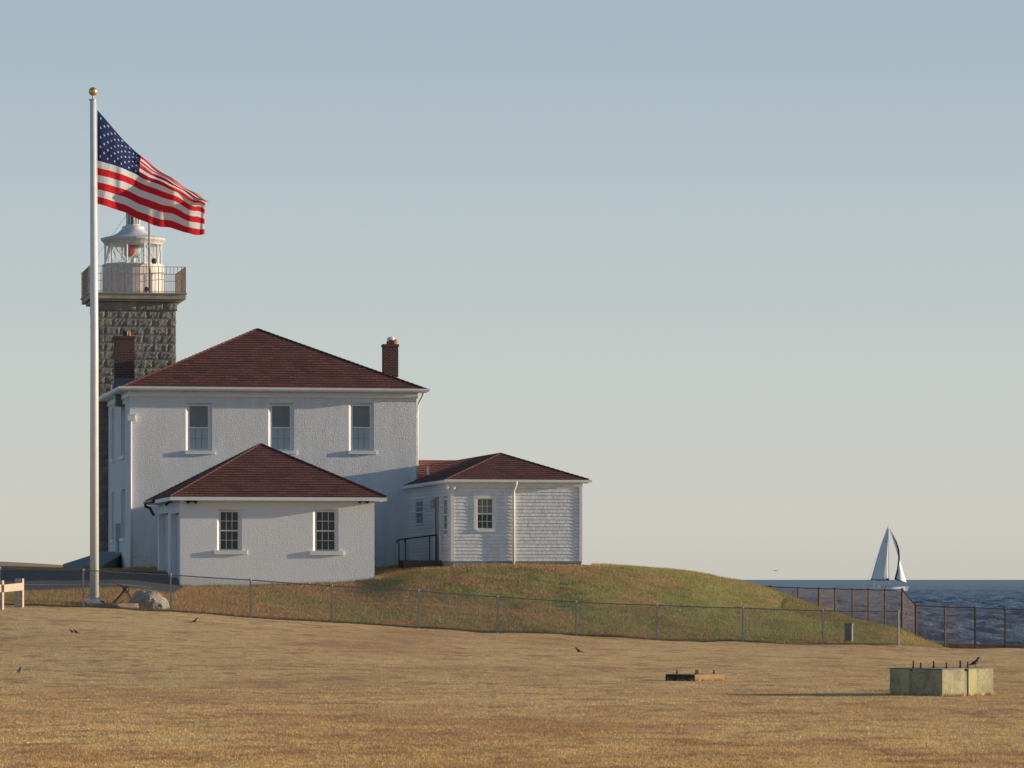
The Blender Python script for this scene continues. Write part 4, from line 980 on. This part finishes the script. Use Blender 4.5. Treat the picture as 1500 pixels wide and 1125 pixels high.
for px, yt in tops.items():
    Yf = fenceY(px); X = (px - CX) / F * Yf; b = Vector((X, Yf, ground(X, Yf))); t = W(px, yt, Yf); fpts.append((b, t))
chain_fence('chain_link_fence', 'long grey galvanised chain link fence crossing the lawn below the buildings', fpts, 'steel', 'steel_dark', .032, .0028, .06)

# rusty fence along the shore
rp = []
for px, yt, yb, Y in ((1100, 857.5, 862, 175.5), (1128, 859, 868, 175), (1169, 861, 884, 173.8), (1199.5, 862, 893, 172.5), (1223, 862.5, 902, 171), (1248.5, 863, 908, 169.8), (1272, 863.5, 912, 168.6), (1296, 864, 915, 167.4), (1321.5, 863.5, 919, 166.3), (1341.5, 887, 940, 165.4), (1384, 889, 942, 165.0), (1428.5, 890, 951, 164.8), (1472, 892, 947, 164.9), (1516, 893, 949, 165)):
    rp.append((W(px, yb, Y), W(px, yt, Y)))
chain_fence('shore_fence', 'rust brown chain link fence running down the mound along the sea edge', rp, 'rust', 'rust_wire', .032, .0032, .055, heavy=(3, 8, 9, 11))

# seawall kerb
swb = W(1347, 951, 166.4); sw = MB(); P0 = [W(1347, 941, 166), W(1420, 942.5, 166), W(1620, 948, 166)]
for i in range(2):
    a, b = P0[i] - swb, P0[i + 1] - swb
    for k in range(4):
        p, q = a.lerp(b, k / 4), a.lerp(b, (k + 1) / 4 - .004)
        v8 = [p, q, q + Vector((0, .35, 0)), p + Vector((0, .35, 0))]; lo8 = [v - Vector((0, 0, 1.2)) for v in v8]
        sw.shared([tuple(v) for v in lo8 + v8], [(4, 5, 6, 7), (0, 1, 5, 4), (1, 2, 6, 5), (2, 3, 7, 6), (3, 0, 4, 7)])
o = sw.build('seawall', M['seawall']); o.location = swb; bevel(o, .03); tag(o, 'low brown concrete seawall at the foot of the shore fence, right edge', 'wall')

# ------------------------------------------------------------------ things on the lawn
def on(px, py_or_Y, Y=None):
    Y = py_or_Y; X = (px - CX) / F * Y; return Vector((X, Y, ground(X, Y)))
def footing(name, label, near_px, Y, L1, L2, h, bolts, groove, group):
    p = on(near_px, Y); e = empty(name, p, 0, label, 'concrete block', group)
    a = Vector((-L1[0], L1[1], 0)); b = Vector((L2[0], L2[1], 0)); hv = Vector((0, 0, h)); dn = Vector((0, 0, -.15))
    def prism(s0, s1, t0, t1, top=h, out=0.0):
        mb = MB(); q = [a * s0 + b * t0, a * s1 + b * t0, a * s1 + b * t1, a * s0 + b * t1]
        nx_ = 8
        vs = [tuple(v + dn) for v in q] + [tuple(v + Vector((0, 0, top))) for v in q]
        mb.shared(vs, [(4, 7, 6, 5), (0, 4, 5, 1), (1, 5, 6, 2), (2, 6, 7, 3), (3, 7, 4, 0)]); return mb
    if groove:
        for (s0, s1, t0, t1) in ((0, .57, 0, .44), (.60, 1, 0, .44), (0, .57, .50, 1), (.60, 1, .50, 1)):
            bevel(prism(s0, s1, t0, t1).build('concrete_block', M['lichen'], e), .02)
        prism(.01, .99, .01, .99, h - .05).build('core', M['concrete'], e)
        mb = MB(); n1 = a.cross(Vector((0, 0, 1))).normalized(); 
        c0 = b * .505; c1 = b * .66; o_ = Vector((.707, -.707, 0)) * .012
        mb.shared([tuple(c0 + o_ + dn), tuple(c1 + o_ + dn), tuple(c1 + o_ + hv * .99), tuple(c0 + o_ + hv * .99), tuple(c0 + dn - o_), tuple(c1 + dn - o_), tuple(c1 - o_ + hv * .99), tuple(c0 - o_ + hv * .99)], [(0, 1, 2, 3), (1, 5, 6, 2), (4, 0, 3, 7), (3, 2, 6, 7)])
        mb.build('mortar_patch', M['conc_yellow'], e)
        mb = MB(); o_ = Vector((-.707, -.707, 0)) * .012; c0, c1 = a * .62, a * .78
        mb.shared([tuple(c0 + o_ + dn), tuple(c1 + o_ + dn), tuple(c1 + o_ + hv * .98), tuple(c0 + o_ + hv * .98), tuple(c0 - o_ + dn), tuple(c1 - o_ + dn), tuple(c1 - o_ + hv * .98), tuple(c0 - o_ + hv * .98)], [(0, 3, 2, 1), (1, 2, 6, 5), (4, 7, 3, 0), (3, 7, 6, 2)])
        mb.build('mortar_patch', M['conc_yellow'], e)
        mb = prism(.0, 1.0, 0, 1.0, .012); mb = MB(); q = [a * -.01 + b * -.01, a * 1.02 + b * -.01, a * 1.02 + b * 1.01, a * -.01 + b * 1.01]
        mb.shared([tuple(v + hv + Vector((0, 0, .002))) for v in q] + [tuple(v + hv + Vector((0, 0, .014))) for v in q], [(4, 7, 6, 5), (0, 4, 5, 1), (1, 5, 6, 2), (2, 6, 7, 3), (3, 7, 4, 0)]); mb.build('cap_slab', M['concrete'], e)
    else:
        bevel(prism(0, 1, 0, 1).build('concrete_slab', M['conc_tan'], e), .015); no_ = Vector((-L1[1], -L1[0], 0)).normalized() * .012; mb = MB(); q8 = [no_ * .2 + a * .01 + dn, no_ * .2 + a * .99 + dn, no_ * .2 + a * .99 + hv * .93, no_ * .2 + a * .01 + hv * .93]; mb.shared([tuple(v) for v in q8] + [tuple(v + no_) for v in q8], [(4, 7, 6, 5), (0, 4, 5, 1), (1, 5, 6, 2), (2, 6, 7, 3), (3, 7, 4, 0)]); mb.build('painted_shade', M['anchor_iron'], e)  # thin dark panel paints shade onto the slab's left face, turned from the sun
    for (bp_, s_, t_, hb) in bolts:
        q = a * s_ + b * t_; mb = MB(); mb.tube([q + hv, q + hv + Vector((0, 0, hb))], .020, 8); mb.tube([q + hv + Vector((0, 0, .02)), q + hv + Vector((0, 0, .045))], .03, 6); mb.build('anchor_bolt', M['rust_iron'], e)
    return e
def bolt_st(px, t):   # choose s along a, given b share t
    return 0
fb = footing('concrete_footing', 'tall lichen covered concrete footing with iron bolts on the right of the lawn', 1380, 88.0, (1.04, 1.0), (1.24, 1.15), .585,
  [(0, .66, .12, .17), (0, .50, .10, .14), (0, .55, .40, .16), (0, .15, .24, .14), (0, .30, .66, .17), (0, .08, .58, .15)], True, None)
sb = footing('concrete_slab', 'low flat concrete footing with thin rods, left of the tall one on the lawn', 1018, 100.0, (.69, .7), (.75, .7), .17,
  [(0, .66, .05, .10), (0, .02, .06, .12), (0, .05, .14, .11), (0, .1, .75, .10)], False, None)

# taller grass left standing along the foot of blocks and walls
def fringe(name, mat, segs, hmin, hmax, wid, label):
    Xa, Ya = [], []
    for (p, q, den, sp) in segs:
        n_ = int((Vector(q) - Vector(p)).length * den); t = np.random.rand(n_) ** 1.0
        keep = np.array([mnoise.noise(Vector((tt * 9 + p[0], p[1], 1))) > -.12 for tt in t])
        Xa.append((p[0] + (q[0] - p[0]) * t + np.random.randn(n_) * sp)[keep]); Ya.append((p[1] + (q[1] - p[1]) * t - np.abs(np.random.randn(n_)) * sp)[keep])
    X, Y = np.concatenate(Xa), np.concatenate(Ya)
    LBL[name] = (label, 'grass'); blades(name, mat, X, Y, hmin, hmax, wid, .05)
segs = []
for pp, l1, l2 in ((on(1380, 88.0), (1.04, 1.0), (1.24, 1.15)), (on(1018, 100.0), (.69, .7), (.75, .7))):
    segs += [((pp.x, pp.y - .02), (pp.x - l1[0], pp.y + l1[1] - .02), 260, .03), ((pp.x, pp.y - .02), (pp.x + l2[0], pp.y + l2[1] - .02), 260, .03)]
fringe('footing_grass', M['lawn_b'], segs, .03, .12, .006, 'uncut straw grass standing at the foot of the concrete footings')
ga0, ga1 = G.world(0, -.05, 0), G.world(GW, -.05, 0); aa0, aa1 = A.world(0, -.05, 0), A.world(AW, -.05, 0); hh0, hh1 = H.world(0, -.05, 0), H.world(2.2, -.05, 0)
fringe('wall_grass', M['mound_b'], [((ga0.x, ga0.y), (ga1.x, ga1.y), 160, .06), ((aa0.x, aa0.y), (aa1.x, aa1.y), 160, .06), ((hh0.x, hh0.y), (hh1.x, hh1.y), 160, .08)], .05, .20, .010, 'uncut grass along the foot of the white walls')
# pedestal box
pb = on(1243.5, 156.2); ped = empty('utility_pedestal', pb, R(-20), 'squat grey green utility pedestal behind the wire fence at the foot of the mound', 'pedestal')
mb = MB(); mb.box(-.14, .14, -.11, .11, -.1, .68); bevel(mb.build('cabinet', M['box_green'], ped), .03, 3)
mb = MB(); mb.box(-.155, .155, -.125, .125, .66, .73); bevel(mb.build('lid', M['box_green'], ped), .025, 3)

# wooden rail
g0_ = on(1.5, 147.5); wr_ = empty('wooden_barrier', g0_, 0, 'weathered timber rail barrier with plank posts at the far left of the lawn', 'barrier')
g1_ = on(28.5, 149.6) - g0_
dirv = Vector((g1_.x, g1_.y, 0)).normalized(); nv = Vector((dirv.y, -dirv.x, 0))
topr = []
for q, (y_) in ((Vector((0, 0, 0)), 854), (g1_, 847.5)):
    mb = MB(); h_ = 1.05; mb.obox(q + Vector((0, 0, h_ / 2 - .1)), Vector((.143, -.045, 0)) if q.length > .1 else Vector((.08, -.025, 0)), Vector((.022, .07, 0)), (0, 0, h_ / 2 + .1)); bevel(mb.build('post', M['wood'], wr_), .008)
mb = MB(); mid = g1_ / 2; mb.obox(mid + Vector((.10, -.1, .76)), g1_ / 2, nv * .03, (0, 0, .135)); bevel(mb.build('rail', M['wood'], wr_), .008)
g2_ = Vector((-1.5, -3.4, 0)); mb = MB(); mb.obox(g2_ / 2 + Vector((0, -.1, .76)), g2_ / 2, nv * .03, (0, 0, .135)); mb.build('rail', M['wood'], wr_)

# birds
def bird(p, rz, label, s=1.0, upright=.5, mat='feather', name='blackbird'):
    mb = MB(); h = .05
    pts = [(.135, 0, .158 + h * upright), (.115, 0, .160 + h * upright), (.095, 0, .163 + h * upright), (.075, 0, .160 + h * upright), (.05, 0, .14 + h * .6 * upright), (.02, 0, .115), (-.03, 0, .09), (-.075, 0, .072), (-.11, 0, .06), (-.17, 0, .04), (-.20, 0, .032)]
    rad = [.001, .006, .020, .024, .026, .038, .040, .028, .013, .010, .007]
    mb.tube([Vector(a) * s for a in pts], [r_ * s for r_ in rad], 10)
    for sy in (-1, 1): mb.tube([Vector((.01, sy * .015, .08)) * s, Vector((.0, sy * .018, .04)) * s, Vector((.008, sy * .018, 0)) * s, Vector((.03, sy * .018, 0)) * s], .004 * s, 5)
    for sy in (-1, 1): mb.tube([Vector((.03, sy * .034, .112)) * s, Vector((-.03, sy * .040, .09)) * s, Vector((-.11, sy * .018, .058)) * s], [.012 * s, .024 * s, .004 * s], 6, flat=.5)
    o = mb.build(name, M[mat], smooth=True); o.location = p; o.rotation_euler = (0, 0, rz); tag(o, label, 'bird', 'small black birds about the lawn'); return o
tb = Vector((on(1380, 88).x, 88, on(1380, 88).z)) + Vector((-1.04, 1.0, 0)) * .15 + Vector((1.24, 1.15, 0)) * .80 + Vector((0, 0, .613))
bird(tb, R(15), 'black bird perched on top of the tall concrete footing', 1.0, .9)
def lawn_bird(px, py, rz, label, s=1.0, up=.5):
    best = min(np.arange(60, 152, .25), key=lambda Y: abs(HY - ground((px - CX) / F * Y, Y) / Y * F - py)); p = on(px, float(best)); bird(p, rz, label, s, up)
lawn_bird(847, 957, R(170), 'black bird standing mid lawn below the centre of the wire fence', .9, .7)
lawn_bird(286, 913, R(20), 'black bird on the lawn just below the boulder', .9, .9)
lawn_bird(105, 928, R(200), 'left bird of the close pair on the left side of the lawn', .7, .2)
lawn_bird(111, 929, R(160), 'right bird of the close pair on the left side of the lawn', .75, .1)
lawn_bird(28.5, 987, R(70), 'small dark bird near the left edge, lowest on the lawn', .8, .9)
p = W(1136.5, 836.5, 420); mb = MB()
mb.tube([(-.2, 0, 0), (-.08, 0, .01), (.1, 0, .02), (.24, 0, .03)], [.02, .07, .06, .01], 8)
mb.tube([(0, -.0, .03), (.02, -.3, .16), (-.03, -.62, .10)], [.07, .05, .008], 6, flat=1); mb.tube([(0, .0, .03), (.02, .3, .16), (-.03, .62, .10)], [.07, .05, .008], 6, flat=1)
o = mb.build('gull', M['gull'], smooth=True); o.location = p; o.scale = (.5, .5, .5); o.rotation_euler = (0, 0, R(60)); tag(o, 'tiny distant gull flying low over the sea left of the sailboat', 'bird')

# ------------------------------------------------------------------ sailboat
BYd = 1412.0; sc_ = BYd / F; BO = W(1300, 866, BYd)
boat = empty('sailboat', BO, 0, 'white sailing yacht with two sails out on the sea near the horizon', 'sailboat')
def bp_(px, py, d=0.0): return Vector(((px - 1300) * sc_, d, (866 - py) * sc_))
mb = MB(); secs = []
ns = 18
for k in range(ns + 1):
    t = k / ns; xk = -8.1 + 15.0 * t; beam = 2.1 * (math.sin(math.pi * min(1, t * .62 + .28)) ** .8) * (1 if t < .6 else max(.02, (1 - ((t - .6) / .4) ** 2))); sheer = 1.15 + .55 * t * t + .05 * (1 - t)
    row = []
    for (bw, zz) in ((1, sheer), (.97, sheer * .5), (.82, 0.05), (.45, -.35), (0, -.5)): row.append((xk + (.35 * zz if t > .95 else 0), -beam * bw, zz))
    row += [(p[0], -p[1], p[2]) for p in row[-2::-1]]; secs.append(row)
vs = [p for r in secs for p in r]; m_ = len(secs[0])
fs = [(k * m_ + j, (k + 1) * m_ + j, (k + 1) * m_ + j + 1, k * m_ + j + 1) for k in range(ns) for j in range(m_ - 1)] + [(k * m_, k * m_ + m_ - 1, (k + 1) * m_ + m_ - 1, (k + 1) * m_) for k in range(ns)] + [tuple(range(m_))]
mb.shared(vs, fs); mb.build('hull', M['hull'], boat, smooth=False)
mb = MB(); mb.shared([(-3.2, -1.2, 1.1), (3.4, -.8, 1.2), (3.4, .8, 1.2), (-3.2, 1.2, 1.1), (-2.9, -1.0, 1.85), (2.2, -.6, 1.7), (2.2, .6, 1.7), (-2.9, 1.0, 1.85)], [(4, 5, 6, 7), (0, 1, 5, 4), (1, 2, 6, 5), (2, 3, 7, 6), (3, 0, 4, 7)]); cab = mb.build('cabin', M['hull'], boat)
mb = MB()
for xx in (-2.3, -1.0, .2, 1.2): mb.box(xx, xx + .8, -1.16 + .12 * (xx + 2.3) / 3, -1.0, 1.35, 1.62)
mb.build('window', M['black'], cab)
mb = MB(); mb.shared([(-4.6, -1.1, 2.9), (-2.6, -1.1, 3.0), (-2.6, 1.1, 3.0), (-4.6, 1.1, 2.9), (-2.0, -1, 1.8), (-2.0, 1, 1.8)], [(0, 1, 2, 3), (1, 4, 5, 2)]); 
for (a, b) in (((-4.5, -1.05, 1.2), (-4.6, -1.05, 2.9)), ((-4.5, 1.05, 1.2), (-4.6, 1.05, 2.9)), ((-3, -1.05, 1.2), (-2.6, -1.1, 3)), ((-3, 1.05, 1.2), (-2.6, 1.1, 3))): mb.tube([a, b], .06, 5)
mb.build('spray_hood', M['sail'], boat)
mb = MB()
for sy in (-1, 1):
    prev = None
    for k in range(9):
        t = k / 8; xk = -8.0 + 14.6 * t; yb_ = sy * 2.0 * (math.sin(math.pi * min(1, t * .62 + .28)) ** .8) * (1 if t < .6 else max(.02, (1 - ((t - .6) / .4) ** 2))) * .95; zz = 1.15 + .55 * t * t
        mb.tube([(xk, yb_, zz), (xk, yb_, zz + .75)], .03, 5)
        if prev: mb.tube([prev, (xk, yb_, zz + .75)], .02, 4)
        prev = (xk, yb_, zz + .75)
mb.build('guard_rail', M['steel'], boat)
mb = MB(); mb.box(-8.3, -7.6, -.5, .5, 1.3, 2.6); bevel(mb.build('life_raft', M['hull'], boat), .15)
mb = MB(); mb.tube([(.55, 0, 1.2), (.3, 0, (866 - 769) * sc_)], [.09, .06], 8)
for zz, hw_ in ((12.5, 1.0), (17.5, .7)): mb.tube([(.4, -hw_, zz), (.4, hw_, zz)], .04, 5)
mb.build('mast', M['steel'], boat)
mb = MB(); mb.tube([(.6, 0, 3.85), (-5.9, .25, 3.95)], .14, 8); bm_ = mb.build('boom', M['steel'], boat)
mb = MB(); mb.tube([(.5, 0, 4.1), (-2.5, .1, 3.98), (-5.85, .25, 4.0)], [.42, .3, .16], 8); mb.build('sail_cover', M['navy'], boat)
# mainsail
mb = MB(); rows = []; n1, n2 = 18, 8
for i in range(n1 + 1):
    t = i / n1; luff = bp_(1302.2, 849).lerp(bp_(1301, 772), t); leech = bp_(1275.8, 849, .3).lerp(bp_(1300, 772), t) + Vector((-.25 * math.sin(math.pi * t), 0, 0))
    rows.append([luff.lerp(leech, j / n2) + Vector((0, -.75 * math.sin(math.pi * j / n2) * (1 - t * .6), 0)) for j in range(n2 + 1)])
def gridq(mb, rows):
    n_ = len(rows[0]); mb.shared([p for r in rows for p in r], [(i * n_ + j, i * n_ + j + 1, (i + 1) * n_ + j + 1, (i + 1) * n_ + j) for i in range(len(rows) - 1) for j in range(n_ - 1)])
gridq(mb, rows); s1_ = mb.build('mainsail', M['sail'], boat, smooth=True)
so = s1_.modifiers.new('solid', 'SOLIDIFY'); so.thickness = .03
mb = MB(); mb.box(-1.0, -.1, -.72, -.68, (866 - 793.4) * sc_, (866 - 792.6) * sc_); mb.build('sail_number', M['navy'], boat)
LE = [(1303, 773.5), (1307, 783), (1311.6, 794), (1314.4, 806), (1315, 818), (1313.4, 833), (1309.6, 848.5)]
rows = []; rows2 = []
for i in range(25):
    t = i / 24; py = 773.5 + (848.5 - 773.5) * t; lx = float(np.interp(py, [q[1] for q in LE], [q[0] for q in LE]))
    fy = 774 + (855 - 774) * t; fxx = 1303 + (1328.6 - 1303) * t
    a = bp_(lx, py, -1.1 * math.sin(math.pi * min(1, t + .1)) - 1.6 * t); b = bp_(fxx, fy, 0)
    row = [a.lerp(b, j / 6) + Vector((0, -1.3 * math.sin(math.pi * j / 6) * (.2 + .8 * t), 0)) for j in range(7)]
    rows.append(row); rows2.append([a + Vector((0, -.1, 0)), a + Vector((.55 * min(1, t * 2.5), -.13 - .25 * t, 0))])
mb = MB(); gridq(mb, rows); gs = mb.build('headsail', M['sail'], boat, smooth=True)
mb = MB(); gridq(mb, rows2)
ft = rows[-1]; gridq(mb, [[p + Vector((0, -.06, -.05)) for p in ft], [p + Vector((0, -.06, .32)) for p in ft]]); mb.build('headsail_edge', M['navy'], boat)
mb = MB(); mb.tube([bp_(1301, 770), bp_(1328.8, 856)], .03, 4); mb.tube([bp_(1301, 770), bp_(1267, 860)], .025, 4); mb.build('stay', M['steel'], boat)
def sailor(x, y, z, shirt):
    mb = MB(); mb.tube([(x, y, z), (x + .02, y, z + .35), (x, y, z + .6), (x, y, z + .72), (x + .03, y, z + .80), (x + .03, y, z + .92), (x + .03, y, z + 1.0)], [.2, .19, .2, .07, .08, .10, .04], 8)
    mb.tube([(x, y - .2, z + .6), (x + .2, y - .22, z + .35), (x + .4, y - .1, z + .35)], [.06, .05, .035], 6)
    mb.tube([(x, y, z + .05), (x + .4, y - .1, z + .05), (x + .45, y - .1, z - .35)], [.11, .09, .06], 6); return mb.build('person', shirt)

print('objects', len(bpy.data.objects))
